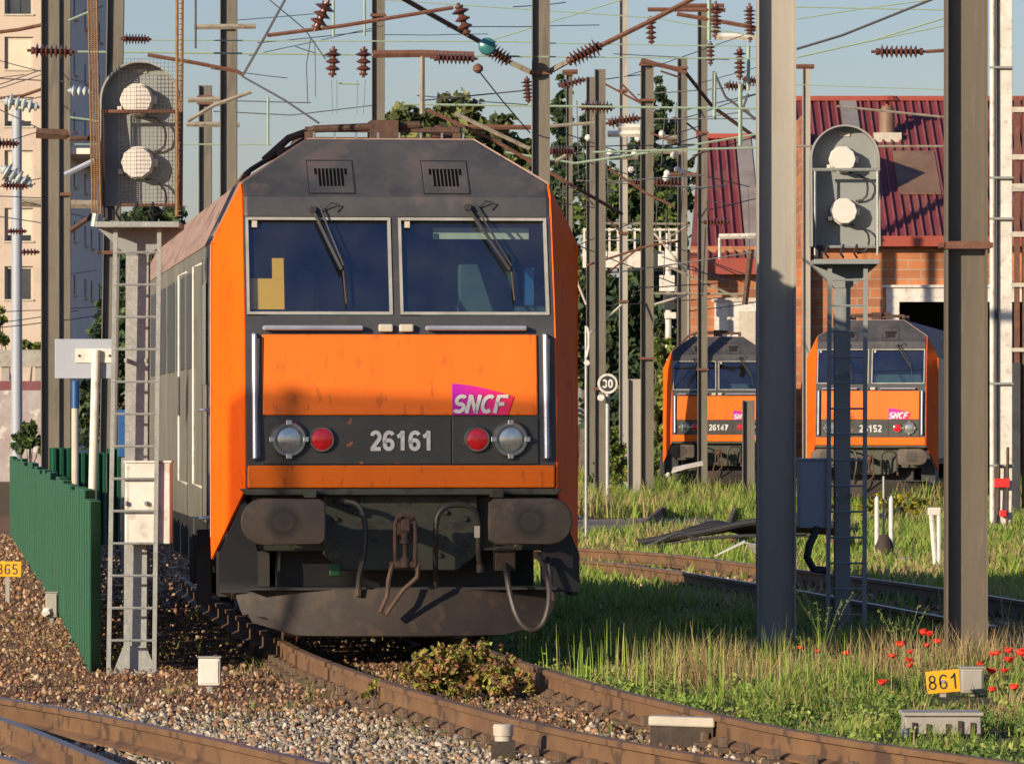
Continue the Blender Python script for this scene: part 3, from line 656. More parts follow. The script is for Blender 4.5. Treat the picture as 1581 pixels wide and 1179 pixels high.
    mb = MB(); mb.lathe((0,-.36,.94),(0,-.36,.64),[(0,.03),(.3,.03),(.31,.045),(.4,.045),(.41,.022),(.75,.022),(.76,.04),(1,.04)],10); mb.build('screw', M['grime'], hk, smooth=True)
    mb = MB(); mb.lathe((-.12,-.35,.66),(.12,-.35,.66),[(0,.022),(.15,.022),(.16,.036),(.84,.036),(.85,.022),(1,.022)],10); mb.build('trunnion', M['rustdark'], hk, smooth=True)
    mb = MB(); mb.tube([(-.10,-.36,.66),(-.13,-.37,.54),(-.14,-.37,.42),(-.19,-.36,.30),(-.15,-.35,.27),(-.09,-.36,.36),(-.02,-.37,.46),(.09,-.37,.56),(.10,-.36,.66)], .018, 8); mb.build('shackle', M['rustdark'], hk, smooth=True)
    # hoses
    hoses = [[(-.52,.05,1.13),(-.45,-.08,1.14),(-.34,-.14,1.12),(-.295,-.16,1.0),(-.29,-.18,.85),(-.31,-.18,.68),(-.34,-.16,.58),(-.345,-.12,.44)],
             [(.27,.0,.44),(.25,-.14,.6),(.245,-.2,.85),(.25,-.2,1.0),(.29,-.2,1.08),(.38,-.2,1.115),(.50,-.2,1.11),(.57,-.18,1.05),(.59,-.15,.95),(.58,-.12,.75),(.60,-.1,.62)],
             [(.80,.0,.66),(.79,-.2,.60),(.81,-.3,.42),(.86,-.34,.24),(.95,-.35,.145),(1.05,-.34,.17),(1.11,-.32,.32),(1.12,-.25,.50),(1.09,-.1,.66),(1.05,0,.72)],
             [(1.15,.1,.7),(1.16,.02,.5),(1.17,.0,.40)]]
    for h in hoses if hi else hoses[:2]:
        # smooth the path
        q = [Vector(p) for p in h]
        for _ in range(2):
            r_ = [q[0]]
            for a, b in zip(q, q[1:]): r_ += [a*.75+b*.25, a*.25+b*.75]
            q = r_+[q[-1]]
        mb = MB(); mb.tube(q, .021, 8); ho = mb.build('brake_hose', M['hose'], t, smooth=True)
        mb = MB(); mb.tube([q[-1]+Vector((0,0,.03)), q[-1]-Vector((0,0,.03))], .03, 8); mb.build('hose_coupling', M['grime'], ho)
    if hi:
        mb = MB(); mb.box(-.56,-.47,.0,.05,.56,.66); mb.build('connector_box', mat('green_box',(.012,.07,.02),(.02,.10,.03),8,.5), t, bevel=.01)
        mb = MB(); mb.box(.72,.88,-.05,.1,.60,.80); mb.build('connector_box', M['grime'], t, bevel=.01)
        mb = MB(); mb.box(.545,.585,-.23,-.2,.86,.95); mb.build('brass_tag', M['cream'], t)
    # plough
    mb = MB(); zs = np.linspace(.105,.46,7); yo = lambda z: -.10-.16*((.46-z)/.355)**1.5
    xsn = np.linspace(-1.27,1.22,15)
    vs = []; 
    for z in zs:
        for x in xsn:
            kx = x*(1-.0*z); edge = .09*max(0,abs(x)-.9)/.35*(1 if z < .2 else .3)
            vs.append((x*(1.0-.10*((.46-z)/.355)**2), yo(z)+.32*(abs(x)/1.25)**2, z+edge))
    nx = len(xsn); fs = [(r*nx+i, r*nx+i+1, (r+1)*nx+i+1, (r+1)*nx+i) for r in range(6) for i in range(nx-1)]
    mb.add(vs, fs); mb.build('plough', M['plough'], t, smooth=True, solid=.02)
    mb = MB(); mb.box(-1.2,1.2,-.05,.25,.455,.475); mb.build('plough_rail', M['black'], t)
    # running gear
    mb = MB()
    for s in (-1,1):
        mb.box(*sorted((s*.95,s*1.15)), 1.2, 6.0, .45, .78); mb.box(*sorted((s*.95,s*1.15)), length-6, length-1.2, .45, .78)
    mb.box(-1.2,1.2,.5,length-.4,.80,.94); mb.box(-.9,.9,.5,length-.5,.3,.8)
    mb.build('bogie_frame', M['black'], t)
    for yy in (1.7,4.7,length-4.7,length-1.7):
        for s in (-1,1):
            mb = MB(); mb.lathe((s*.69,yy,.585),(s*.82,yy,.585),[(0,.61),(.2,.61),(.21,.585),(1,.58)] ,28)
            mb.build('wheel', M['rustdark'], t, smooth=True)
    mb = MB(); mb.box(-1.52,-1.40,2.0,2.6,.45,.98); mb.build('step_box', M['black'], t, bevel=.01)
    mb = MB(); mb.box(-1.52,-1.40,1.3,1.36,.3,.9); mb.build('step_plate', M['black'], t, bevel=.01)
    # roof gear
    mb = MB(); z = 4.0
    mb.box(-.62,.62,1.9,2.0,4.08,4.12); mb.box(-.62,.62,3.6,3.7,4.08,4.12)
    for x in (-.6,.6): mb.box(x-.03,x+.03,1.9,3.7,4.03,4.075)
    mb.box(-.10,.12,1.8,2.2,4.0,4.17)
    mb.tube([(-.95,2.0,3.85),(-.75,2.0,4.03),(-.55,1.9,4.10),(.3,1.9,4.14)],.03,8); mb.tube([(.0,2.0,4.16),(.62,2.2,4.06)],.02,6)
    mb.build('pantograph', M['rustdark'], roof)
    if hi:
        mb = MB()
        for k in range(3):
            mb.tube([(-1.16-.02*k,1.6+k*.4,3.60),(-1.08,1.6+k*.4,3.76),(-.92,1.7+k*.4,3.86),(-.72,1.9+k*.3,3.96),(-.6,2.2,4.04)],.02,6)
        mb.box(-.86,-.78,1.6,1.7,3.84,3.94); mb.box(-.66,-.58,1.3,1.4,3.99,4.05); mb.build('roof_pipe', M['rustdark'], roof)
        mb = MB()
        for x in np.arange(-.6,.62,.17): mb.box(x-.006,x+.006,1.2,1.26,3.99,4.04)
        mb.build('roof_bolt', M['chrome'], roof)
        for x in (.5,.62):
            mb = MB(); mb.lathe((x,2.4,3.98),(x,2.4,4.16),[(0,.04),(.15,.07),(.3,.04),(.45,.07),(.6,.04),(.75,.07),(1,.03)],10); mb.build('roof_insulator', M['insul'], roof, smooth=True)
    return t
loco('large orange nosed grey locomotive numbered 26161 filling the middle of the yard', X_(620,45), 45, -0-(-.10), '26161')
loco('farthest orange and grey locomotive, numbered 26147, beside the trees', X_(1109,152), 152, -.025, '26147', hi=False)
loco('orange and grey locomotive numbered 26152 standing half out of the dark shed door', X_(1344,127), 127, -.13, '26152', hi=False)

# ---------------------------------------------------------------- masts
def hmast(label, xl, xr, Y, ytop, yt_px=None, m='pole', base=None, fl=.80, lean=0., bands=(), ybase=None, group='H section steel catenary masts'):
    """steel H-section: web faces the camera, flanges left and right"""
    h = (xr-xl)*Y/FP; x = X_((xl+xr)/2, Y); zt = Z_(ytop, Y); b = h*fl
    t = thing('catenary_mast', label, 'mast', (x, Y, G), 0, group)
    H = zt-G; tf = max(.016, h*.05)
    mb = MB(); a = h/2
    pts = [(-a,-b/2),(-a+tf,-b/2),(-a+tf,-tf/2),(a-tf,-tf/2),(a-tf,-b/2),(a,-b/2),(a,b/2),(a-tf,b/2),(a-tf,tf/2),(-a+tf,tf/2),(-a+tf,b/2),(-a,b/2)]
    n = 12; sh = lean
    vs = [(p[0],p[1],-.1) for p in pts]+[(p[0]+sh,p[1],H) for p in pts]
    mb.add(vs, [tuple(range(n))[::-1], tuple(range(n,2*n))]+[(i,(i+1)%n,n+(i+1)%n,n+i) for i in range(n)])
    mb.build('shaft', M[m], t)
    mb = MB(); mb.box(-a*1.9,a*1.9,-b*.95,b*.95,-.15,.04); mb.build('footing', M['concrete'], t, bevel=.02)
    for yp in bands:
        z = Z_(yp,Y)-G; mb = MB(); mb.box(-a*1.12+sh*z/H,a*1.12+sh*z/H,-b/2-.02,-b/2-.001,z-.03,z+.03); mb.box(-a*1.25,-a*1.1,-b/2-.03,b/2,z-.02,z+.02); mb.box(a*1.1,a*1.25,-b/2-.03,b/2,z-.02,z+.02)
        mb.build('clamp', M['rust'], t)
    return t
hmast('broad tan grey mast just left of the right signal, its lower half in shade', 1168,1228, 50.5, -90, m='polelight')
hmast('broad brown mast with black left side beside the yellow 861 plate', 1459,1523, 47, -90, m='polebig', bands=(379,))
hmast('tall mast behind the locomotive roof with rusty strain rods clamped to it', 821,849, 100, -60, bands=(113,))
hmast('tall mast rising just left of the locomotive roof', 340,366, 105, -60, bands=(42,))
hmast('left mast of the close pair before the cream apartment block', 64,92, 104, -60, bands=(208,))
hmast('thinner right mast of the close pair before the cream apartment block', 92,109, 112, -60, bands=(207,300))
hmast('leaning mast directly behind the left signal head', 152,178, 98, -60, lean=.16, bands=(390,))
hmast('mast rising above the pantograph behind the locomotive', 574,594, 132, -60, bands=(24,))
hmast('short mast with pale crossarms left of the locomotive roof', 307,327, 130, 132, bands=(150,160))
hmast('short mast with flat top second from the locomotive side', 918,935, 131, 107, bands=(600,), group='masts between the locomotive and the red shed')
hmast('weathered mast with brown top close behind the flat topped one', 905,918, 150, 119, group='masts between the locomotive and the red shed')
hmast('slim pale mast reaching above the frame beside the 30 sign', 956,969, 150, -60, m='polelight', bands=(140,360,465), group='masts between the locomotive and the red shed')
hmast('stout mast with rusty top bracket on a broken concrete foot', 989,1009, 142, 95, bands=(100,155,553), group='masts between the locomotive and the red shed')
hmast('mast with rusty bracket left of the sloping red roof', 1046,1061, 165, 90, bands=(105,230), group='masts between the locomotive and the red shed')
hmast('mast standing in front of the distant locomotive', 1077,1092, 150, 12, bands=(205,570), group='masts between the locomotive and the red shed')
hmast('thin tall mast at the locomotive edge by the rusty hanging bracket', 874,884, 160, 112, group='masts between the locomotive and the red shed', bands=(115,))
hmast('short grey stub post right of the distant locomotive', 1146,1165, 128, 618, group='masts between the locomotive and the red shed')
hmast('whitish rusty mast with T top between shed roof and signal', 1239,1251, 140, 104, m='polelight', group='masts between the locomotive and the red shed')
hmast('wide grey lattice foot post with jagged top among the masts', 969,990, 143, 585, m='polelight', group='masts between the locomotive and the red shed')
# lamp post in front of apartment
t = thing('lamp_post', 'slim grey post in front of the cream apartment block', 'post', (X_(26,160),160,G))
mb = MB(); mb.tube([(0,0,0),(0,0,Z_(168,160)-G)],.16,10,r2=.14); mb.build('shaft', M['bluegrey'], t, smooth=True)
mb = MB(); mb.box(.16,.9,-.05,.05,Z_(318,160)-G,Z_(312,160)-G); mb.build('arm', M['bluegrey'], t)
# white cabled mast on the right
Yw = 104; t = thing('white_mast', 'white painted mast with pipe and black cable at the right edge', 'mast', (X_(1549,Yw),Yw,G), 0)
k = Yw/FP; mb = MB(); mb.box(-9*k,13*k,-.12,.12,-.1,Z_(-60,Yw)-G); mb.build('shaft', M['white'], t, bevel=.01)
mb = MB(); mb.tube([(-18*k,-.15,0),(-18*k,-.15,12)],4*k,8); mb.build('pipe', M['white'], t, smooth=True)
mb = MB(); mb.tube([(-11.5*k,-.15,0),(-12*k,-.16,3),(-11*k,-.15,6),(-12*k,-.15,12)],2.8*k,8); mb.build('cable', M['black'], t, smooth=True)
for yp in (105,275,338,592,718):
    z = Z_(yp,Yw)-G; mb = MB(); mb.box(-22*k,14*k,-.21,-.125,z-.02,z+.02); mb.build('band', M['galv'], t)
mb = MB(); mb.box(-16*k,8*k,-.3,-.21,Z_(752,Yw)-G,Z_(738,Yw)-G); mb.build('red_box', M['redplastic'], t, bevel=.01)
mb = MB(); mb.box(-8*k,3*k,-.3,-.21,Z_(797,Yw)-G,Z_(787,Yw)-G); mb.build('red_tag', M['redplastic'], t, bevel=.01)
mb = MB(); mb.tube([(-10*k,-.25,.3),(-9*k,-.28,1.2)],.03,6); mb.build('loose_cable', M['rustdark'], t); mb = MB(); mb.tube([(4*k,-.25,.1),(5*k,-.28,1.5)],.03,6); mb.build('loose_cable', M['rustdark'], t)
# equipment frame on far right
t = thing('switch_frame', 'rusty pale switch frame with brackets behind the white mast', 'equipment', (X_(1576,118),118,G))
k = 118/FP; mb = MB()
for x in (-6,6): mb.box(x*k-.05,x*k+.05,-.1,.1,0,Z_(150,118)-G)
mb.build('post', M['rust'], t)
for yp,hh in ((170,8),(243,8),(290,12),(362,8),(440,6),(540,6)):
    z = Z_(yp,118)-G; mb = MB(); mb.box(-14*k,20*k,-.16,-.101,z-hh*k/2,z+hh*k/2); mb.build('bracket', M['cream'], t)
mb = MB(); mb.box(-16*k,-2*k,-.2,-.161,0,Z_(560,118)-G); mb.build('cabinet', M['bodydark'], t)

# ---------------------------------------------------------------- signals
def signal(label, Y, cx, top, bot, hw, lamps, plat_y, plat_hw, mast_l, mast_r, mtop, base_y, lad, cage=False, cab=None, lean=0, mcol='galv'):
    k = Y/FP; t = thing('railway_signal', label, 'signal', (X_(cx,Y), Y, G), 0, 'two lamp railway signals on ladders')
    z = lambda p: Z_(p,Y)-G; x = lambda p: (p-cx)*k
    # board
    r = hw*k; zc = z(top)-r; mb = MB(); arcp = [(r*math.cos(R(a)), zc+r*math.sin(R(a))) for a in np.linspace(0,180,25)]
    poly = [(-r,z(bot)),(r,z(bot))]+arcp
    mb.prism(poly,'y',.0,.02); bd = mb.build('board', M['signalgrey'], t)
    # hood rim, deeper downwards
    mb = MB(); path = [(-r,z(bot))]+arcp[::-1]+[(r,z(bot))]; 
    def dep(p): f = min(1,max(0,(z(top)-p[1])/(z(top)-z(bot)))); return .15+.17*f
    rin = .985
    fo = [(p[0],-dep(p),p[1]) for p in path]; bo = [(p[0],.03,p[1]) for p in path]
    mb.strip(fo, bo); rim = mb.build('hood_rim', M['rim'], bd, solid=.014)
    for (lx, ly, lr) in lamps:
        R_ = lr*k; mb = MB(); n = 10
        mb.lathe((x(lx),-.001,z(ly)),(x(lx),-.17,z(ly)),[(0,R_*1.0),(.15,R_*1.06),(.35,R_*1.06),(.4,R_*.97),(1,R_*.95)],n); lc = mb.build('lamp_cover', M['signwhite'], bd)
        mb = MB(); mb.box(x(lx)+R_*.9,x(lx)+R_*1.25,-.07,-.03,z(ly)-.03,z(ly)+.03); mb.build('hinge', M['signwhite'], lc); mb = MB(); mb.box(x(lx)-R_*1.2,x(lx)-R_*.92,-.07,-.03,z(ly)-R_*.7,z(ly)-R_*.4); mb.build('hinge', M['signwhite'], lc)
        mb = MB(); mb.tube([(x(lx)+R_*.5,-.1,z(ly)-R_*1.0),(x(lx)+R_*1.2,-.1,z(ly)-R_*1.15),(x(lx)+r*.6,-.1,z(ly)-R_*1.4),(x(lx)+r*.72,-.09,z(ly)-R_*1.75),(x(lx)+r*.75,-.08,z(ly)-R_*2.2),(x(lx)+r*.72,-.06,z(ly)-R_*2.8),(x(lx)+r*.6,-.04,z(ly)-R_*3.1),(x(lx)+r*.4,-.03,z(ly)-R_*3.2)],.010,6); mb.build('cable', M['black'], bd, smooth=True)
    mb = MB(); mb.box(x(cx-7),x(cx+9),-.012,-.001,z(top+16),z(top+10)); mb.build('plate', M['cream'], bd)
    # guard rail in front
    zb = z(lamps[0][1]+ (20 if cage else 17)); mb = MB(); y0 = -.25
    mb.tube([(-r*.97,y0,zb),(r*1.02,y0,zb)],.016,8); mb.tube([(-r*.9,y0,zb),(-r*.9,y0,z(plat_y)+.04)],.011,6); mb.tube([(r*.95,y0,zb),(r*.95,y0,z(plat_y)+.04)],.013,6); mb.tube([(-r*.5,y0+.05,z(bot)-.0),(r*.9,y0+.05,z(bot))],.014,6)
    gr = mb.build('guard_rail', M['rust'] if cage else M['galv'], t)
    for xx in (-.5,-.05,.35): mb = MB(); mb.tube([(r*xx,-.2,z(bot)+.02),(r*xx-.03,-.25,z(bot)-.06),(r*xx,-.2,z(plat_y)+.02)],.011,6); mb.build('cable', M['black'], t)
    mb = MB(); mb.box(-r*.9,-r*.65,-.2,-.1,z(plat_y)+.02,z(plat_y)+.13); mb.build('terminal_box', M['black'], t)
    # platform
    pw = plat_hw*k; mb = MB(); mb.box(-pw,pw,-.46,.22,z(plat_y)-.045,z(plat_y)); mb.build('platform', M['galv'] if mcol == 'galv' else M['signalgrey'], t, bevel=.004)
    mw = (mast_r-mast_l)/2*k; mx = x((mast_l+mast_r)/2)
    mb = MB(); mb.add([(-pw,-.12,z(plat_y)-.046),(pw,-.12,z(plat_y)-.046),(mx+mw,-.12,z(plat_y)-.25),(mx-mw,-.12,z(plat_y)-.25),(-pw,.12,z(plat_y)-.046),(pw,.12,z(plat_y)-.046),(mx+mw,.12,z(plat_y)-.25),(mx-mw,.12,z(plat_y)-.25)],
       [(0,1,2,3),(4,5,6,7),(0,3,7,4),(1,2,6,5),(3,2,6,7)]); mb.build('platform_bracket', M['signalgrey'], t)
    # mast
    ztop = z(plat_y)-.05; mb = MB(); tf = .012; d = .11
    pts = [(-mw,-d),(mw,-d),(mw,-d+tf),(tf/2,-d+tf),(tf/2,d-tf),(mw,d-tf),(mw,d),(-mw,d),(-mw,d-tf),(-tf/2,d-tf),(-tf/2,-d+tf),(-mw,-d+tf)]
    n = 12; mb.add([(mx+lean+p[0],p[1],-.08) for p in pts]+[(mx+p[0],p[1],ztop) for p in pts],[tuple(range(n))[::-1],tuple(range(n,2*n))]+[(i,(i+1)%n,n+(i+1)%n,n+i) for i in range(n)])
    mb.build('mast', M[mcol], t)
    mb = MB(); mb.add([(mx+lean-mw*2.1,-d-.01,-.05),(mx+lean+mw*2.1,-d-.01,-.05),(mx+lean+mw,-d-.01,.2),(mx+lean-mw,-d-.01,.2)],[(0,1,2,3)]); mb.box(mx+lean-mw*2.4,mx+lean+mw*2.4,-.2,.2,-.1,-.0); mb.build('base_plate', M[mcol], t, solid=.012)
    # ladder
    (l0,l1,r0,r1,yt,yb,n) = lad; yl = -.34; ld = None
    mb = MB()
    for a,b in ((l0,l1),(r0,r1)):
        mb.add([],[]); w_ = 3.3*k
        pa = Vector((x(a),yl,z(yt))); pb = Vector((x(b),yl,-.05))
        mb.add([pa+Vector((-w_,-.008,0)),pa+Vector((w_,-.008,0)),pb+Vector((w_,-.008,0)),pb+Vector((-w_,-.008,0)),pa+Vector((-w_,.03,0)),pa+Vector((w_,.03,0)),pb+Vector((w_,.03,0)),pb+Vector((-w_,.03,0))],
               [(0,1,2,3),(4,5,6,7),(0,3,7,4),(1,2,6,5),(0,1,5,4)])
    ld = mb.build('ladder', M['galv'] if mcol == 'galv' else M['signalgrey'], t)
    for i in range(n):
        f = (i+.8)/n; zz = z(yt)+(-.05-z(yt))*f
        mb = MB(); mb.tube([(x(l0+(l1-l0)*f),yl,zz),(x(r0+(r1-r0)*f),yl,zz)],.011,6); mb.build('rung', M['galv'] if mcol == 'galv' else M['signalgrey'], ld)
    for f in (.3,.62): 
        zz = z(yt)*(1-f); mb = MB(); mb.box(mx-mw,mx-mw+.02,yl,-d,zz-.015,zz+.015); mb.box(mx+mw-.02,mx+mw,yl,-d,zz-.015,zz+.015); mb.build('ladder_stay', M['galv'], t)
    # cabinet
    if cab:
        (c0,c1,ct,cb,cm) = cab; mb = MB(); mb.box(x(c0),x(c1),-.30,.08,z(cb),z(ct)); cb_ = mb.build('relay_cabinet', M[cm], t, bevel=.008)
        mb = MB(); mb.box(x(c0)-.01,x(c1)+.01,-.312,.09,z(ct)+.001,z(ct)+.018); mb.box(x(c0+3),x(c0+3)+.006,-.304,-.3005,z(cb)+.02,z(ct)-.02); mb.box(x(c0)+.02,x(c1)-.02,-.304,-.3005,z((ct+cb)/2+10),z((ct+cb)/2+9)); mb.build('cabinet_lid', M[cm], cb_)
    if cage:
        # wire mesh screen in front of the lamps and two mesh side wings reaching up
        mb = MB(); y1 = -.31; x0, x1 = x(cx-30), x(281); z0, z1 = z(bot+2), z(top-2)
        nx = 17; nz = 37
        for i in range(nx):
            xx = x0+(x1-x0)*i/(nx-1); mb.box(xx-.0011,xx+.0011,y1-.0011,y1+.0011,z0,z1)
        for i in range(nz):
            zz = z0+(z1-z0)*i/(nz-1); mb.box(x0,x1,y1-.0034,y1-.0012,zz-.0011,zz+.0011)
        cg = mb.build('mesh_screen', M['grime'], t)
        mb = MB(); a0 = Vector((x(146),-.33,z(-70))); a1 = Vector((x(154),-.33,z(332))); wv = Vector((6.5*k,0,0)); dv = Vector((0,.05,0))
        for sg in (-1,-.33,.33,1): mb.tube([a0+wv*sg,a1+wv*sg],.0045 if abs(sg) < 1 else .007,4)
        for q_ in range(130):
            c0_ = a0.lerp(a1,q_/129); mb.box(c0_.x-wv.x,c0_.x+wv.x,c0_.y-.004,c0_.y+.004,c0_.z-.0025,c0_.z+.0025)
        mb.build('cage_wing', M['meshrust'], t)
        mb = MB(); mb.tube([(x(277),-.33,z(-70)),(x(277),-.33,z(335))],.014,6); mb.tube([(x(284),-.2,z(-70)),(x(282),-.2,z(325))],.014,6)
        for i in range(52): zz = z(335)+(z(-70)-z(335))*i/51; mb.box(x(277),x(284),-.28,-.27,zz-.003,zz+.003)
        mb.build('cage_wing', M['meshrust'], t)
        mb = MB(); mb.tube([(x(153),-.33,z(332)),(x(150),-.33,z(352))],.03,8); mb.build('cage_post', M['galv'], t)
    return t
M['meshrust'] = mat('rusty_mesh', (0.272,0.152,0.064), (0.208,0.112,0.048), 20, .8, bump=.5, bscale=90)
signal('left signal with lamp covers behind wire mesh, speckled mast with white cabinet', 45.7, 218, 97, 318, 60,
       [(212,155,25),(213,252,25)], 345, 64, 196,231, 355, 1050, (183,172,250,242,352,1050,14), cage=True, cab=(197,266,714,838,'white'), lean=-.02)
signal('right signal before the red roof, with dark blue grey mast in shade', 52.5, 1303, 195, 382, 52,
       [(1300,247,20),(1302,327,20)], 402, 50, 1288,1312, 415, 985, (1278,1275,1333,1331,402,985,15), cab=(1231,1281,710,814,'bluegrey'), mcol='signalgrey')
# cable loop of the right signal
mb = MB(); mb.tube([W(1262,815,52.2),W(1250,840,52.1),W(1246,860,52.1),W(1256,878,52.1),W(1275,880,52.2)],.035,8); tag(mb.build('cable_loop', M['black'], None, smooth=True), 'thick black cable looping down from the grey cabinet', 'cable')

# ---------------------------------------------------------------- green fence
def fence_run(label, pts, n, top, seed=0):
    t = thing('sheet_pile_fence', label, 'fence')
    L_ = [Vector(p) for p in pts]; tot = sum((b-a).length for a,b in zip(L_,L_[1:])); per = tot/n
    d = 0; seg = 0; rr = random.Random(seed)
    for i in range(n):
        s0 = i*per; acc = 0
        for a,b in zip(L_,L_[1:]):
            ln = (b-a).length
            if s0 <= acc+ln+1e-6: p = a+(b-a)*((s0-acc)/ln); dr = (b-a)/ln; break
            acc += ln
        sd = Vector((dr.y,-dr.x,0)); w_ = per
        zt = top+rr.uniform(-.045,.045)
        # trapezoid corrugated sheet
        prof = [(0,0),(.10,0),(.14,.085),(.30,.085),(.34,0),(.60,0),(.64,.085),(.80,.085),(.84,0),(.90,0)]
        f = [p+dr*(u*w_)+sd*v for u,v in prof]; mb = MB()
        lo = [Vector((q.x,q.y,G-.05)) for q in f]; hi_ = [Vector((q.x,q.y,zt)) for q in f]
        mb.strip(lo, hi_); mb.build('fence_panel', M['green'], t, solid=.012)
    return t
fence_run('green corrugated steel fence running back along the left side', [(-3.30,45.6,0),(-5.55,69,0),(-8.7,101,0)], 30, 1.16, 1)
fence_run('short dark green fence length behind the first, by the leaning mast', [(-7.3,92,0),(-6.2,92.5,0)], 5, 1.30, 2)
# T sign (seen from behind)
t = thing('sign_board', 'blank grey sign back on a leaning white post beside the green fence', 'sign', (X_(139,49),49,G)); k = 49/FP
z = lambda p: Z_(p,49)-G
mb = MB(); mb.tube([(-.012,0,0),(.05,0,z(540))],.036,12); mb.build('post', M['white'], t, smooth=True)
mb = MB(); mb.box(-55*k,38*k,.045,.06,z(584),z(523)); mb.build('plate', M['bluegrey'], t, bevel=.004)
mb = MB(); mb.box(-23*k,38*k,.03,.044,z(560),z(538)); bb = mb.build('bracket', M['white'], t, bevel=.003)
mb = MB(); mb.lathe((-17*k,.03,z(549)),(-17*k,.022,z(549)),[(0,.012),(1,.01)],8); mb.lathe((30*k,.03,z(549)),(30*k,.022,z(549)),[(0,.012),(1,.01)],8); mb.build('bolt', M['grime'], bb)
# blue topped post
t = thing('marker_post', 'slim cream marker post with a blue top behind the grey sign', 'post', (X_(116,85),85,G)); z = lambda p: Z_(p,85)-G
mb = MB(); mb.tube([(0,0,0),(0,0,z(630))],.055,10); mb.build('post', M['cream'], t, smooth=True)
mb = MB(); mb.tube([(0,0,z(630)),(0,0,z(588))],.062,10); mb.build('blue_cap', M['bluesign'], t, smooth=True)
mb = MB(); k = 85/FP; 
t = thing('blue_panel', 'dark blue panel standing behind the ladder of the left signal', 'panel', (X_(190,75),75,G)); k = 75/FP; z = lambda p: Z_(p,75)-G
mb = MB(); mb.box(-8*k,14*k,0,.03,z(705),z(632)); mb.build('plate', M['bluesign'], t, bevel=.005)
mb = MB(); mb.box(-3*k,3*k,.031,.07,0,z(640)); mb.build('post', M['galv'], t)

# ---------------------------------------------------------------- small lineside things
def plate_sign(label, px0,px1,py0,py1,Y,txt,size,tilt=0, stake=True):
    cx = (px0+px1)/2; x = X_(cx,Y); z0 = Z_(py1,Y)-G; z1 = Z_(py0,Y)-G; hw = (px1-px0)/2*Y/FP
    t = thing('number_plate', label, 'number sign', (x,Y,G))
    mb = MB(); mb.box(-hw,hw,-.01,.0,-(z1-z0)/2,(z1-z0)/2); p = mb.build('plate', M['yellow'], t, bevel=.004); p.location = (0,0,(z0+z1)/2); p.rotation_euler = (0,-R(tilt),0)
    strokes('lettering', txt, size*.72, size*.075, M['ink'], p, (0,-.0125,0), adv=.70, thick=.002)
    mb = MB(); mb.lathe((0,-.016,0),(0,-.010,0),[(0,.013),(1,.014)],8); mb.build('bolt', M['galv'], p)
    if stake: mb = MB(); mb.box(-.022,.022,.002,.03,-.1,z0+.03); mb.build('stake', M['concrete'], t)
    return t
plate_sign('yellow plate reading 861 at the foot of the broad brown mast', 1430,1482,1034,1069, 41.5,'861',.155, tilt=5)
plate_sign('yellow plate reading 865 at the left edge by the green fence', -10,33,866,890, 62,'865',.16, tilt=-1)
def wbox(name, label, cat, px0,px1,py0,py1,Y,m,depth=.12, lid=True):
    t = thing(name, label, cat, (X_((px0+px1)/2,Y),Y,G)); hw = (px1-px0)/2*Y/FP; z0 = max(Z_(py1,Y)-G,0.0); z1 = Z_(py0,Y)-G
    mb = MB(); mb.box(-hw,hw,0,depth,z0,z1-.012); mb.build('case', M[m], t, bevel=.012)
    if lid: mb = MB(); mb.box(-hw-.008,hw+.008,-.008,depth+.008,z1-.011,z1); mb.build('lid', M['concrete'], t, bevel=.004)
    mb = MB(); mb.box(-.02,.02,.03,.06,-.1,z0); mb.build('stake', M['galv'], t)
    mb = MB(); mb.box(-hw*.82,hw*.82,-.006,-.0005,z0+.02,z1-.03); mb.build('face', M[m], t, bevel=.002)
    return t
wbox('marker_box', 'small pale upright box on the ballast right of the ladder foot', 'box', 306,340,1013,1058, 42.5,'white')
wbox('marker_box', 'tiny pinkish box at the foot of the green fence', 'box', 70,89,913,952, 57,'concrete')
wbox('junction_box', 'grey junction box at the foot of the brown mast, right of the 861 plate', 'box', 1484,1519,1029,1082, 41.9,'concrete',.2)
mb = MB(); mb.lathe(W(75,948,57),W(69,938,57),[(0,.05),(.5,.06),(1,.02)],7); tag(mb.build('litter', M['white'], None), 'crumpled white litter beside the tiny pinkish box', 'litter')
# point machine / concrete trough in the grass
t = thing('point_machine', 'weathered grey point machine case half hidden in grass by the rail', 'equipment', (X_(1455,36.4),36.4,G)); k = 36.4/FP
z = lambda p: Z_(p,36.4)-G
mb = MB(); mb.box(-62*k,64*k,-.02,.36,z(1105),z(1099)); mb.build('lid', M['concrete'], t, bevel=.008)
mb = MB(); mb.box(-58*k,60*k,0,.34,0,z(1106)); mb.build('case', M['concrete'], t, bevel=.01)
mb = MB(); mb.lathe((-68*k,-.05,z(1133)),(-50*k,-.05,z(1133)),[(0,.035),(.4,.035),(.45,.055),(.6,.055),(.65,.03),(1,.03)],10); mb.build('drive_rod', M['galv'], t, smooth=True)
for xx in (-44,-22,8,27,46):
    mb = MB(); mb.box(xx*k-.012,xx*k+.012,-.02,-.001,.0,z(1112)-.01*(xx%3)); mb.build('rib', M['grime'], t)
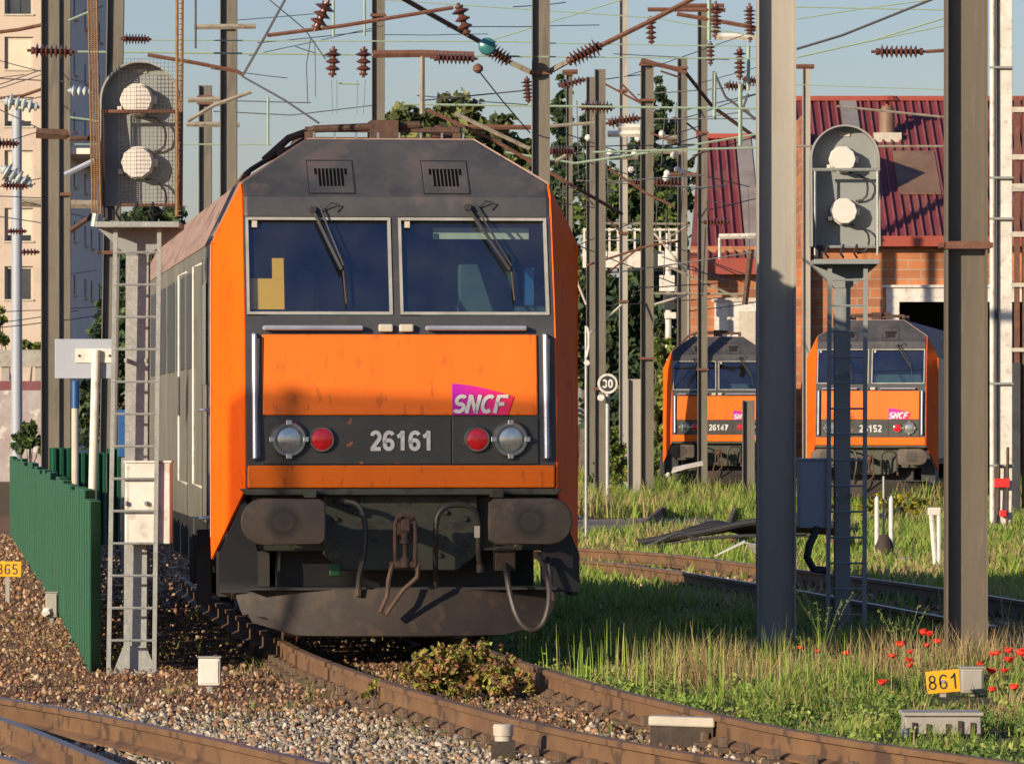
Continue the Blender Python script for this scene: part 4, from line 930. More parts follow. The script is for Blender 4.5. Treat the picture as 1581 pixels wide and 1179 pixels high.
# track magnets / pale plank between rails, steel pot
t = thing('track_plank', 'pale flat board lying beside the rail inside the track', 'board', (X_(1055,35.0),35.0,0)); t.rotation_euler = (0,R(1.5),R(-8))
mb = MB(); mb.box(-.20,.20,-.09,.05,-.075,-.015); mb.build('board', M['cream'], t, bevel=.012)
mb = MB(); mb.box(-.19,.19,-.07,.04,-.2,-.0755); mb.build('base', M['grime'], t)
t = thing('rail_sensor', 'short round steel canister standing against the near rail', 'sensor', (X_(777,33.4),33.4,0)); k = 33.4/FP
z = lambda p: Z_(p,33.4)
mb = MB(); mb.lathe((0,0,z(1143)),(0,0,z(1117)),[(0,.05),(.3,.05),(.31,.058),(.9,.06),(1,.052)],18); mb.build('canister', M['cream'], t, smooth=True)
mb = MB(); mb.box(-.07,.07,-.05,.05,-.2,z(1143)); mb.build('bracket', M['grime'], t)
# round 30 sign
t = thing('speed_sign', 'round black sign with white ring reading 30 on a slim post', 'sign', (X_(938,122),122,G)); k = 122/FP; z = lambda p: Z_(p,122)-G
mb = MB(); mb.lathe((0,0,z(592)),(0,-.03,z(592)),[(0,15.5*k),(1,15.5*k)],28); rg = mb.build('ring', M['white'], t, smooth=True)
mb = MB(); mb.lathe((0,-.031,z(592)),(0,-.04,z(592)),[(0,12*k),(1,12*k)],28); mb.build('disc', M['ink'], rg, smooth=True)
strokes('lettering', '30', 13*k, 2.6*k, M['numwhite'], rg, (0,-.045,z(592)), adv=.68, thick=.004)
mb = MB(); mb.tube([(0,.04,0),(0,.04,z(600))],.045,8); mb.build('post', M['galv'], t, smooth=True)
mb = MB(); mb.lathe((-10*k,-.02,z(614)),(-10*k,-.2,z(614)),[(0,6*k),(1,5*k)],14); mb.build('lamp', M['white'], t, smooth=True)
# distant lamp with white hoop (next to locomotive edge)
t = thing('hooped_lamp', 'white hoop and lamp showing beside the red corner of the locomotive', 'lamp', (X_(906,95),95,G)); k = 95/FP; z = lambda p: Z_(p,95)-G
mb = MB(); mb.tube([(-2*k,0,z(503)),(1*k,0,z(506)),(3*k,0,z(515)),(3*k,0,z(535)),(0,0,z(549)),(-2*k,0,z(552))],.02,8); mb.build('hoop', M['white'], t, smooth=True)
mb = MB(); mb.lathe((0,0,z(560)),(0,-.1,z(560)),[(0,.05),(1,.045)],12); mb.build('lamp', M['white'], t, smooth=True)
mb = MB(); mb.tube([(-1*k,.05,0),(-1*k,.05,z(503))],.025,8); mb.build('post', M['galv'], t, smooth=True)
# white pegs
for i,(px,lab) in enumerate(((1354,'left one of two slim white pegs before the shed locomotive'),(1376,'right one of two slim white pegs before the shed locomotive'))):
    Y = 84; mb = MB(); mb.tube([(0,0,-.05),(0,0,Z_(768,Y)-G-.06)],.036,10); mb.lathe((0,0,Z_(768,Y)-G-.06),(0,0,Z_(765,Y)-G),[(0,.036),(.6,.03),(1,.008)],10)
    tag(mb.build('white_peg', M['white'], None, smooth=True, loc=(X_(px,Y),Y,G)), lab, 'post', 'white pegs by the track')
t = thing('white_stake', 'white forked stake with square top left of the brown mast', 'post', (X_(1444,77),77,G)); k = 77/FP; z = lambda p: Z_(p,77)-G
mb = MB(); mb.box(-.10,.07,-.03,.03,z(795),z(783)); mb.build('head', M['white'], t, bevel=.01)
mb = MB(); mb.tube([(-.05,0,z(795)),(.01,0,0)],.035,8); mb.tube([(.05,0,z(795)),(.05,0,0)],.03,8); mb.build('leg', M['white'], t, smooth=True)
t = thing('ground_lamp', 'small dark ground device between the white pegs', 'device', (X_(1365,84),84,G)); mb = MB(); mb.lathe((0,0,0),(0,0,.33),[(0,.13),(.5,.14),(.8,.1),(1,.05)],12); mb.build('body', M['grime'], t, smooth=True)
mb = MB(); mb.tube([(0,.1,0),(0,.1,Z_(735,84)-G)],.018,6); mb.build('rod', M['galv'], t)
# pale debris stones on the right
for i,(px,py,Y,s,lab) in enumerate(((1258,832,85,.16,'pale stone near the black cable loop'),(1268,850,80,.18,'flat pale stone just right of the cable loop'),(1392,868,73,.22,'flat pale stone in grass below the white pegs'),(1255,810,90,.20,'white lump in the grass behind the grey cabinet'),(1400,845,77,.35,'thin pale slab lying in grass left of the white stake'))):
    mb = MB(); v_ = ICV*NR.uniform(.7,1.2,(len(ICV),1))*np.array([s*.7,s*.5,s*.25]); mb.add([tuple(q) for q in v_], [tuple(q) for q in ICF]); Yg = 1.95*FP/(py-HY)
    tag(mb.build('pale_stone', M['concrete'], None, loc=(X_(px,Yg),Yg,G+s*.12)), lab, 'stone', 'pale stones in the grass')
# black cables / tarpaulin
t = thing('cable_heap', 'heap of thick black cables humped over the ground left of the tan mast', 'cables', (X_(1090,88),88,G))
def heap(p, r, m='hose'):
    q = [Vector((X_(a,88)-X_(1090,88), rr_, Z_(b,88)-G)) for a,b,rr_ in p]
    for _ in range(2):
        r_ = [q[0]]
        for a, b in zip(q, q[1:]): r_ += [a*.75+b*.25, a*.25+b*.75]
        q = r_+[q[-1]]
    mb = MB(); mb.tube(q, r*rng.uniform(.6,1.1), 8); mb.build('cable', M[m], t, smooth=True)
for i in range(7): heap([(985+i*7,838+i,.1*i),(1040+i*6,829-i*2.2,.1*i),(1095+i*3,820-i*2.5+4*(i%2),.12*i),(1168,803+i*4.5,.12*i),(1240,806+i*2,.1*i),(1300,812+i*2,.1*i)], .075, 'black')
heap([(975,850,-.3),(1010,838,-.3),(1045,820,-.3),(1060,824,-.3),(1070,832,-.3),(1110,828,-.3),(1168,825,-.3),(1250,826,-.3)], .028, 'bodydark')
heap([(990,848,-.35),(1040,836,-.35),(1100,829,-.35),(1240,823,-.35)], .03, 'hose')
t = thing('white_sheet', 'crumpled white plastic lying beside the curved rail', 'litter', W(1138,852,76))
mb = MB(); vs = [(-.3,-.1,-.05),(-.1,-.12,.04),(.1,-.1,.13),(.25,-.05,.10),(-.3,.15,-.06),(-.08,.12,.06),(.1,.14,.15),(.27,.1,-.05)]
mb.add(vs, [(0,1,5,4),(1,2,6,5),(2,3,7,6)]); mb.build('sheet', M['white'], t, solid=.01)
t = thing('plough_litter', 'white bent panel lying before the distant locomotive', 'litter', W(1058,722,148))
mb = MB(); mb.add([(-.35,-.1,-.12),(.05,-.1,.0),(.45,-.1,.08),(-.3,.3,.0),(.05,.3,.08),(.45,.3,.16)],[(0,1,4,3),(1,2,5,4)]); mb.build('panel', M['white'], t, solid=.03)

# ---------------------------------------------------------------- apartment block
Yb = 290; xc = X_(100,Yb); t = thing('apartment_block', 'cream apartment block with roller shutters and a side wall in shade', 'building', (xc,Yb,G)); kb = Yb/FP
zt = Z_(-120,Yb)-G; z = lambda p: Z_(p,Yb)-G; x = lambda p: (p-100)*kb
# front wall with real openings
rows = [(-32,22),(57,107),(150,195),(232,282),(321,372),(411,462)]
colsx = [(-85,-38),(7,51)]
mb = MB(); zs = [0]+[v for a,b in sorted(rows, key=lambda q:-q[1]) for v in (z(b), z(a))]+[zt]
for i in range(0, len(zs)-1):
    za, zb_ = zs[i], zs[i+1]
    if i % 2 == 0: mb.box(x(-260),0,0,.5,za,zb_)
    else:
        e = [x(-260)]+[v for c in colsx for v in (x(c[0]),x(c[1]))]+[0]
        for j in range(0,len(e),2): mb.box(e[j],e[j+1],0,.5,za,zb_)
mb.build('front_wall', M['facade'], t)
for ri,(a,b) in enumerate(rows):
    for ci,(l,r_) in enumerate(colsx):
        mb = MB(); mb.box(x(l)+.001,x(l)+.12,.18,.3,z(b),z(a)); mb.box(x(r_)-.12,x(r_)-.001,.18,.3,z(b),z(a)); mb.box(x(l)+.12,x(r_)-.12,.18,.3,z(a)-.12,z(a)); mb.box(x(l)-.05,x(r_)+.05,-.08,.3,z(b)-.08,z(b)+.0)
        wn = mb.build('window', M['cream'], t)
        openw = ri in (0,5) 
        drop = 0 if openw else (1.0 if ri == 1 else .82)
        mb = MB(); mb.box(x(l)+.12,x(r_)-.12,.30,.34,z(b),z(a)); mb.box((x(l)+x(r_))/2-.05,(x(l)+x(r_))/2+.05,.25,.299,z(b),z(a)); mb.build('pane', M['windark'], wn)
        if drop:
            mb = MB(); mb.box(x(l)+.121,x(r_)-.121,.19,.22,z(a)-(z(a)-z(b))*drop,z(a)-.121); mb.build('shutter', M['shutter'], wn)
# side wall (faces the tracks)
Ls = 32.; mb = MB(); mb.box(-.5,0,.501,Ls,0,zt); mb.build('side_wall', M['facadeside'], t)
for a in (-50,38,128,215,300,385):
    for yy in (6,13.5,18,24):
        mb = MB(); mb.box(.002,.05,yy,yy+1.5,z(a+65),z(a+35)); mb.build('side_window', M['bodydark'], t)
        mb = MB(); mb.box(.002,.2,yy-.1,yy+1.6,z(a+68),z(a+65)-.01); mb.build('side_sill', M['facadeside'], t)
mb = MB(); mb.box(.002,1.2,0.6,Ls*.96,z(237),z(228)); mb.build('ledge', M['facadeside'], t)
mb = MB(); mb.box(x(-260)-.3,.3,-.3,Ls+.3,zt,zt+.4); mb.build('roof', M['concrete'], t)
mb = MB(); mb.box(x(-260),-.5,Ls-.01,Ls+.4,0,zt); mb.build('back_wall', M['facadeside'], t)
# low wall and graffiti wall
t = thing('road_parapet', 'pale concrete parapet band below the apartment block at the left edge', 'wall', (X_(20,200),200,G)); k = 200/FP
z = lambda p: Z_(p,200)-G
mb = MB(); mb.box(-120*k,52*k,0,.6,z(566),z(540)); mb.build('parapet', M['concrete'], t)
mb = MB()
for xx in (-70,-18,34): mb.box(xx*k,(xx+12)*k,.1,.5,0,z(566)); 
mb.build('pier', M['concrete'], t)
t = thing('low_wall', 'low whitewashed wall with pink top stripe behind the far left tracks', 'wall', (X_(30,190),190,G)); k = 190/FP
z = lambda p: Z_(p,190)-G
mb = MB(); mb.box(-100*k,60*k,0,.3,0,z(602)); mb.build('wall', mat('daubed_wall', (.36,.34,.31),(.30,.22,.22),1.6,.9,c3=(.50,.48,.44),s3=2.5,amt=1), t)
mb = MB(); mb.box(-100*k,60*k,-.02,.32,z(602),z(588)); mb.build('stripe', mat('wall_stripe',(.16,.05,.06),(.20,.08,.08),1,.9), t)
# ---------------------------------------------------------------- shed
Ys = 172; k = Ys/FP; t = thing('train_shed', 'brick train shed with ribbed red metal roof and dark doorway', 'building', (X_(1245,Ys),Ys,G))
z = lambda p: Z_(p,Ys)-G; x = lambda p: (p-1245)*k
mb = MB(); mb.box(x(1066),x(1376),0,.5,0,z(380)); mb.box(x(1376),x(1620),0,.5,z(466),z(380)); mb.box(x(1620),x(1850),0,.5,0,z(380)); mb.build('wall', M['brick'], t)
mb = MB(); mb.box(x(1368),x(1628),-.12,-.001,z(466),z(444)); mb.box(x(1368),x(1388),-.12,-.001,0,z(466)-.001); mb.box(x(1362),x(1634),-.2,-.001,z(444)+.001,z(440)); mb.build('door_surround', M['white'], t)
mb = MB(); mb.box(x(1066),x(1850),14,14.4,0,z(380)); mb.box(x(1340),x(1850),.51,13.9,z(395),z(390)); mb.box(x(1340),x(1350),.51,13.9,0,z(395)-.01); mb.build('inner_wall', M['black'], t)
mb = MB(); mb.box(x(1103),x(1168),-.1,-.001,0,z(466)); dd = mb.build('door', M['white'], t)
mb = MB(); mb.box(x(1098),x(1173),-.16,-.101,z(466),z(460)); mb.box(x(1124),x(1128),-.13,-.101,0,z(468)); mb.box(x(1140),x(1166),-.13,-.101,z(540),z(480)); mb.build('door_frame', M['cream'], dd)
# quoins
for i in range(9):
    mb = MB(); mb.box(x(1358)-.4*(i%2),x(1367),-.04,-.001,i*.62,i*.62+.58); mb.build('quoin', M['brick'], t)
# roof main, with standing ribs
def roof(xl, xr, ye, yr, dy, ex=0):
    z0, z1 = z(ye), (EYE+(HY-yr)*(Ys+dy)/FP)-G
    mb = MB(); v = [(x(xl)-ex,-.4,z0),(x(xr),-.4,z0),(x(xr),dy,z1),(x(xl),dy,z1),(x(xr),dy*2,z0),(x(xl),dy*2,z0)]
    mb.add(v+[(a,b,c-.15) for a,b,c in v],[(0,1,2,3),(3,2,4,5),(6,9,8,7),(9,11,10,8),(0,6,7,1),(0,3,9,6),(1,7,8,2),(3,5,11,9),(2,8,10,4)])
    rf = mb.build('roof', M['redroof'], t)
    mb = MB(); n = int((x(xr)-x(xl))/.26); nrm = Vector((0,-(z1-z0),dy+.4)).normalized()
    for i in range(n+1):
        xx = x(xl)+i*.26; f = ex*(1-0)
        a = Vector((xx,-.42,z0)); b = Vector((xx,dy,z1)); h = nrm*.07
        s = Vector((.025,0,0)); mb.add([a-s,a+s,a+s+h,a-s+h,b-s,b+s,b+s+h,b-s+h],[(0,1,2,3),(4,5,6,7),(0,4,5,1),(1,5,6,2),(2,6,7,3),(3,7,4,0)])
    mb.build('standing_seam', M['seam'], rf)
    mb = MB(); mb.box(x(xl)-.1,x(xr)+.1,dy-.15,dy+.15,z1-.02,z1+.13); mb.build('ridge_cap', M['fascia'], rf)
    def patch(p0,p1,q0,q1,mt,nm):
        f0 = (z(q1)-z0)/(z1-z0) ; f1 = (z(q0)-z0)/(z1-z0)
        # perspective-corrected fractions along slope
        def fr(q):
            best = 0
            for i in range(101):
                f = i/100; Yc = Ys-.4+f*(dy+.4); zz = G+z0+f*(z1-z0)
                if HY-(zz-EYE)*FP/Yc >= q: best = f
            return best
        f0, f1 = fr(q1), fr(q0)
        a = Vector((0,-.4,z0)); b = Vector((0,dy,z1)); pa = a+(b-a)*f0+nrm*.03; pb = a+(b-a)*f1+nrm*.03
        mb = MB(); xa, xb = x(p0), x(p1); h = nrm*.05
        mb.add([Vector((xa,pa.y,pa.z)),Vector((xb,pa.y,pa.z)),Vector((xb,pb.y,pb.z)),Vector((xa,pb.y,pb.z)),Vector((xa,pa.y,pa.z))+h,Vector((xb,pa.y,pa.z))+h,Vector((xb,pb.y,pb.z))+h,Vector((xa,pb.y,pb.z))+h],
               [(4,5,6,7),(0,1,5,4),(1,2,6,5),(2,3,7,6),(3,0,4,7)]); mb.build(nm, M[mt], rf)
    return rf, patch, nrm, z0, z1
rf, patch, nrm, z0, z1 = roof(1247,1850,366,155,9.0)
patch(1322,1349,158,262,'rooflight','rooflight'); patch(1396,1462,236,300,'roofpatch','rooflight')
def slp(f): return -.4+f*9.4, z0+f*(z1-z0)
yv, zv = slp(.72); mb = MB(); mb.box(x(1391)-.42,x(1391)+.42,yv-.35,yv+.5,zv-.25,zv+.12); rv = mb.build('vent_base', M['cream'], rf)
mb = MB(); mb.lathe((x(1391),yv,zv),(x(1391),yv,zv+.95),[(0,.24),(.8,.24),(1,.16)],14); mb.build('roof_vent', M['roofpatch'], rf, smooth=True)
mb = MB(); mb.lathe((x(1391),yv,zv+.951),(x(1391),yv,zv+1.25),[(0,.05),(.5,.05),(.51,.42),(1,.3)],14); mb.build('vent_cap', M['fascia'], rv)
rf2, patch2, *_ = roof(1093,1178,400,213,8.0, ex=.55)
patch2(1152,1176,215,398,'rooflight','rooflight')
mb = MB(); mb.box(x(1247),x(1850),-.50,-.42,z(381),z(365)); mb.box(x(1068),x(1178),-.50,-.42,z(424),z(399)); mb.build('fascia', M['fascia'], t)
mb = MB(); mb.box(x(1236),x(1247),-.5,9,0,z(180)); mb.build('gable_post', M['brick'], t)

# ---------------------------------------------------------------- footbridge / gantry
t = thing('signal_gantry', 'white railed footbridge seen between the masts behind the locomotive', 'footbridge', (X_(970,178),178,G)); k = 178/FP; z = lambda p: Z_(p,178)-G; x = lambda p: (p-970)*k
mb = MB(); mb.box(x(900),x(1058),0,1.2,z(413),z(388)); mb.build('deck', M['white'], t)
mb = MB()
for p in list(range(902,1060,13)): mb.box(x(p)-.03,x(p)+.03,0,.06,z(388),z(352))
mb.box(x(900),x(1058),-.01,-.001,z(356),z(353)); mb.box(x(900),x(1058),-.01,-.001,z(372),z(370)); mb.build('railing', M['white'], t)
mb = MB(); mb.box(x(868),x(875),.2,.5,0,z(388)); mb.box(x(1058),x(1064),.2,.5,0,z(388)); mb.build('pier', M['concrete'], t)
mb = MB(); mb.box(x(1007),x(1018),-.3,-.02,z(412),z(388)); mb.build('hanging_box', M['windark'], t)
t = thing('route_indicator', 'white stacked signal boards on a post between the masts', 'signal', (X_(1032,170),170,G)); k = 170/FP; z = lambda p: Z_(p,170)-G; x = lambda p: (p-1032)*k
mb = MB(); mb.tube([(0,.05,0),(0,.05,z(360))],.09,8); mb.build('post', M['white'], t, smooth=True)
for a,b,c,d,m_ in ((1016,1044,392,412,'white'),(1018,1042,425,450,'white'),(1024,1042,455,478,'windark'),(1026,1044,482,492,'white')):
    mb = MB(); mb.box(x(a),x(b),-.1,.0,z(d),z(c)); mb.build('board', M[m_], t, bevel=.02)

# ---------------------------------------------------------------- overhead wires and insulators
def wire(label, pts, r, m='wire', sag=0, cat='wire', name='overhead_wire', group='overhead line wires'):
    q = [W(*p) for p in pts]
    if sag and len(q) == 2:
        q = [q[0].lerp(q[1], i/10)-Vector((0,0,sag*4*(i/10)*(1-i/10))) for i in range(11)]
    mb = MB(); mb.tube(q, r, 5); return tag(mb.build(name, M[m], None), label, cat, group)
def insulator(label, a, b, r, n=7, m='insul', group='ribbed insulators of the overhead line'):
    a = W(*a); b = W(*b); prof = [(0,r*.22),(.08,r*.22),(.081,r*.55),(.14,r*.55)]
    for i in range(n):
        c = .16+.68*(i+.5)/n; h = .34/n; prof += [(c-h,r*.38),(c-h*.15,r*(1.0 if i not in (0,) else 1.2)),(c+h*.15,r*.95),(c+h*.5,r*.38)]
    prof += [(.86,r*.38),(.861,r*.6),(.92,r*.55),(.93,r*.22),(1,r*.2)]
    mb = MB(); mb.lathe(a,b,prof,12); return tag(mb.build('insulator', M[m], None, smooth=True), label, 'insulator', group)
Y1 = 100; px = Y1/FP
wire('pale wire at lamp level running level across from the left pair of masts', [(120,80,Y1),(850,88,Y1)], .018)
wire('pale wire above the signal running level to the tall middle mast', [(180,62,Y1),(822,65,Y1)], .012)
wire('pale wire from the tall middle mast to the tan mast', [(848,88,Y1),(1170,91,Y1)], .012)
wire('upper pale wire from the tall middle mast to the tan mast', [(848,67,Y1),(1170,72,Y1)], .010)
wire('green wire level above the locomotive roof running right', [(622,161,120),(1175,168,120)], .022)
wire('green wire crossing the masts at bush height', [(880,253,130),(1010,234,130),(1175,206,130)], .022)
wire('green wire running level through the masts to the signal', [(915,235,128),(1240,226,128)], .022)
wire('lower green wire leaving the locomotive shoulder', [(780,235,120),(890,252,120),(1000,236,120)], .020)
wire('pale wire rising past the middle mast to the upper right', [(760,62,110),(960,0,110)], .014)
wire('thin pale wire descending across the top centre', [(590,0,110),(1010,28,110),(1175,58,110)], .012)
wire('dark cable sloping down left of the locomotive roof', [(448,-15,80),(410,55,80),(374,118,80)], .018, 'wiredark')
wire('dark cable from the left bracket down to the roof', [(374,118,80),(440,155,78),(492,190,75)], .014, 'wiredark')
wire('thin wire hanging across from the top to the double insulators', [(410,-5,90),(470,45,90),(503,92,90)], .010, 'wiredark')
wire('faint level wire over the locomotive left shoulder', [(330,155,130),(480,159,130)], .012, 'wiredark')
wire('second faint level wire below it over the left shoulder', [(330,172,130),(450,178,130),(575,163,130)], .012, 'wiredark')
wire('green wire level behind the left masts', [(110,223,112),(420,223,112)], .014)
wire('thin dark dropper falling beside the left strain rod', [(480,58,90),(473,100,90),(475,158,90)], .008, 'wiredark')
wire('thin dropper wire with ball end left of centre mast', [(486,65,90),(487,110,90),(487,150,90)], .006, 'wiredark')
wire('pale green vertical bar above the left hanging insulator', [(515,-12,88),(515,56,88)], .020)
wire('pale green vertical bar above the right hanging insulator', [(563,-12,88),(563,56,88)], .020)
wire('pale green vertical bar rising from the roof left shoulder', [(414,150,88),(414,225,88)], .020)
wire('short green link below the pair of hanging insulators', [(522,129,88),(556,130,88)], .016)
for a,b,l in ((512,513,'thin wire left of the pair falling to the roof'),(520,520,'thin wire second in the pair falling to the roof'),(552,551,'thin wire third in the pair falling to the roof'),(564,561,'thin wire fourth in the pair falling to the roof')):
    wire(l, [(a,124,88),(b,176,86)], .007)
wire('dark cable rising to the upper right over the red roof', [(1230,76,95),(1300,55,95),(1450,-5,95)], .022, 'wiredark')
wire('pale cable rising to the upper right over the red roof', [(1230,89,95),(1350,62,95),(1468,25,95)], .016)
wire('lower pale cable rising over the red roof', [(1300,73,95),(1400,52,95),(1468,38,95)], .012)
wire('thin pale level wire at the top right', [(1228,11,95),(1468,16,95)], .012)
wire('thin pale wire sloping at the top right corner', [(1228,30,95),(1330,14,95),(1468,-4,95)], .012)
wire('pale wire across the red roof sloping down right', [(1292,164,110),(1468,182,110)], .022, 'arm')
wire('pale wire level across the red roof', [(1355,226,110),(1468,226,110)], .022, 'arm')
wire('short pale wire left of the signal head', [(1225,226,110),(1255,226,110)], .022, 'arm')
wire('thin wire at sky level left of the brown mast', [(1228,131,120),(1468,139,120)], .010)
wire('pale wire from the left mast sloping up past the signal wing', [(106,32,105),(160,9,105)], .020)
wire('pale wire behind the cage wing sloping down', [(108,181,110),(152,187,110)], .018)
wire('thin wire level across the left apartment wall', [(-10,121,110),(100,126,110)], .012, 'wiredark')
wire('thin wire sloping over the apartment windows', [(-10,165,105),(64,200,105)], .010, 'wiredark')
wire('thin wire level low across the apartment wall', [(-10,333,110),(64,344,110)], .010, 'wiredark')
wire('wire at sign height crossing the dark tree gap', [(930,345,150),(1062,346,150)], .03, 'arm')
wire('lower pale rod crossing before the brick wall', [(1005,453,150),(1150,454,150)], .03, 'arm')
wire('pale strut sloping right before the brick wall', [(1028,410,150),(1078,432,150),(1140,460,150)], .03, 'arm')
wire('pale strut rising right between masts', [(1035,365,150),(1064,348,150)], .03, 'arm')
wire('pale strut sloping from the roof shoulder to the tall mast', [(702,175,100),(818,230,100)], .035, 'arm')
wire('pale short strut rising from the tall mast', [(848,255,100),(874,240,100)], .035, 'arm')
wire('level pale strut right of the tall mast', [(846,195,102),(918,190,102)], .03, 'arm')
RG = 'rusty strain rods of the overhead line'
def rod(label, pts, r, m='rust'): return wire(label, pts, r, m, cat='rod', name='strain_rod', group=RG)
rod('rusty strain rod running level above the locomotive left side', [(413,55,84),(530,40,84),(700,12,84)], .030)
rod('rusty strain rod falling from the top to the middle mast', [(600,-15,95),(657,18,97),(745,67,100)], .045)
rod('rusty strain rod rising right from the middle mast', [(925,72,100),(1000,35,100),(1095,-15,100)], .045)
rod('rusty rod arm left of the roof with a bent end', [(228,85,84),(300,97,84),(365,110,84),(374,115,84)], .030)
rod('brown rod below the pale strut on the locomotive shoulder', [(660,170,110),(760,215,110),(890,290,110),(960,330,112)], .035)
rod('rusty rod crossing from the stout mast to the right', [(990,92,142),(1058,112,142),(1100,165,145),(1170,215,146)], .05)
rod('rusty rod sloping along the red roof mast', [(1045,22,130),(1110,33,130),(1170,44,130)], .05)
rod('upper rusty cross rod near the slim masts', [(1000,15,130),(1120,16,130)], .05)
rod('second rusty cross rod near the slim masts', [(1050,9,132),(1118,9,132)], .05)
rod('rusty cap rod of the stout mast', [(989,95,141),(1015,100,141),(1050,108,141)], .06)
rod('rusty rod behind the pantograph running right', [(724,196,115),(820,197,115)], .05)
rod('rusty rod low between the masts', [(940,260,135),(1000,300,135),(1040,318,135)], .03)
rod('rusty rod across the tree gap at window height', [(905,410,140),(1000,380,140),(1050,372,140)], .03)
rod('pale conduit rod at the lower left beside the signal cage', [(290,187,84),(330,163,84),(388,142,84)], .030, 'arm')
rod('short rod at the far left over the top window', [(-10,51,104),(30,46,104),(64,39,104)], .035)
rod('short rod at the far left above the glass insulators', [(0,152,104),(35,148,104),(64,138,104)], .03)
rod('thin dark rod hanging left of the roof', [(302,-10,90),(302,75,90)], .018, 'wiredark')
rod('pipe clamp arm crossing the tall mast left of the roof', [(300,42,103),(395,41,103)], .05, 'arm')
rod('tan crossbeam above the pantograph', [(576,84,95),(650,83,95),(732,86,95)], .065, 'rooflightpole') if 'rooflightpole' in M else rod('tan crossbeam above the pantograph', [(576,84,95),(650,83,95),(732,86,95)], .065, 'rust')
rod('tan drop post below the crossbeam', [(652,86,95),(652,176,95)], .045, 'arm')
rod('rusty crossarm of the thin mast beside the locomotive', [(868,112,155),(892,111,155)], .07)
rod('rusty T top of the whitish mast', [(1228,103,139),(1257,103,139)], .06)
rod('grey crossarm over the stub mast', [(290,155,128),(345,153,128)], .06, 'arm')
rod('lower grey crossarm of the short left mast', [(288,192,128),(370,193,128)], .06, 'arm')
rod('white crossarm upper between masts', [(955,197,138),(988,197,138)], .09, 'white')
rod('white crossarm lower between masts', [(938,207,138),(988,207,138)], .08, 'white')
rod('cream crossarm third between masts', [(940,243,138),(985,242,138)], .07, 'arm')
rod('cream crossarm right of the stout mast', [(1008,233,150),(1060,235,150)], .07, 'arm')
rod('small cream crossarm right of the stout mast', [(1018,212,150),(1045,212,150)], .06, 'arm')
rod('rusty crossarm by the foot of the red roof', [(1028,270,150),(1078,270,150)], .06)
rod('white crossarm before the red roof edge', [(1110,365,150),(1168,364,150)], .07, 'white')
rod('thin white hanger before the red fascia', [(1111,367,150),(1111,400,150)], .04, 'white')
rod('dark hanging tube pair before the brick wall', [(1160,385,150),(1150,470,150)], .08, 'rustdark')
rod('white bar below the upper insulators', [(1106,57,130),(1168,57,130)], .08, 'white')
rod('pale green long bar hanging before the red roof', [(1143,130,130),(1143,225,130)], .05, 'wire')
rod('pale green bar at the top between slim masts', [(1095,-10,130),(1095,62,130)], .05, 'wire')
rod('pale green bar hanging below the slim mast insulator', [(1104,112,130),(1103,180,130)], .04, 'wire')
rod('pale green short bar hanging near the tan mast', [(1156,70,130),(1155,140,130)], .04, 'wire')
for (a,b,c,l) in (((1104,115,130),(1120,150,130),(1168,185,130),'loose black cable drooping before the red roof'),((1102,110,130),(1101,150,130),(1104,185,130),'loose black cable hanging straight from the slim mast'),((1165,185,130),(1148,165,130),(1155,145,130),'loose black cable hooked near the tan mast')):
    wire(l, [a,b,c], .03, 'wiredark')
# collars on the middle mast
insulator('ribbed insulator left of the middle mast on the falling rod', (742,66,100), (790,98,100), .145)
insulator('ribbed insulator right of the middle mast on the rising rod', (932,68,100), (872,98,100), .145)
rod('twisted link between left insulator and middle mast', [(788,97,100),(806,105,100),(822,113,100)], .05, 'arm')
rod('twisted link between right insulator and middle mast', [(875,96,100),(860,104,100),(846,112,100)], .05, 'arm')
insulator('long ribbed insulator in the sky left of the brown mast', (1345,80,92), (1432,80,92), .10, 8)
rod('link from the sky insulator to the brown mast', [(1430,80,92),(1462,78,92)], .03)
insulator('ribbed insulator in front of the close mast pair', (42,78,96), (118,81,96), .11)
insulator('ribbed insulator right of the leaning mast', (186,60,96), (234,61,96), .09)
insulator('ribbed insulator below the tan crossbeam', (664,89,93), (738,91,93), .10, 8)
insulator('stacked disc insulator hanging left of the two bars', (515,72,88), (513,120,88), .11, 3, group='disc insulators hanging above the roof')
insulator('stacked disc insulator hanging right of the two bars', (562,72,88), (561,120,88), .11, 3, group='disc insulators hanging above the roof')
insulator('tilted disc insulator upper left on the strain rod', (507,0,84), (486,48,84), .13, 3, group='disc insulators hanging above the roof')
insulator('tilted disc insulator on the falling strain rod', (707,5,96), (722,56,96), .13, 3, group='disc insulators hanging above the roof')
insulator('small ribbed insulator beside the thin mast right of the middle mast', (862,134,150), (905,122,150), .12, 5)
insulator('dark ribbed insulator on the green wire before the flat topped mast', (893,165,128), (950,166,128), .15, 7)
insulator('dark ribbed insulator behind the stout mast', (935,191,140), (990,182,140), .14, 7)
insulator('ribbed insulator low beside the tall middle mast', (845,234,115), (890,234,115), .12, 7)
insulator('upright ribbed insulator beside the middle mast', (813,118,104), (816,160,104), .10, 5)
insulator('hanging ribbed insulator right of the rising rod', (1004,25,118), (1006,70,118), .11, 4)
insulator('upright tall insulator between the slim masts', (1105,2,130), (1105,62,130), .13, 7)
insulator('upright tall insulator left of the tan mast', (1157,5,130), (1158,66,130), .13, 7)
insulator('short upright insulator on the slim mast', (1097,64,129), (1097,102,129), .10, 4)
insulator('upright insulator above the green hanging bar', (1142,72,129), (1142,124,129), .13, 5)
insulator('small level insulator near the tan mast upper', (1146,122,131), (1170,126,131), .12, 4)
insulator('small level insulator near the tan mast lower', (1118,131,131), (1156,136,131), .12, 5)
insulator('dark ribbed insulator beside the red roof edge', (1083,343,150), (1128,343,150), .11, 6)
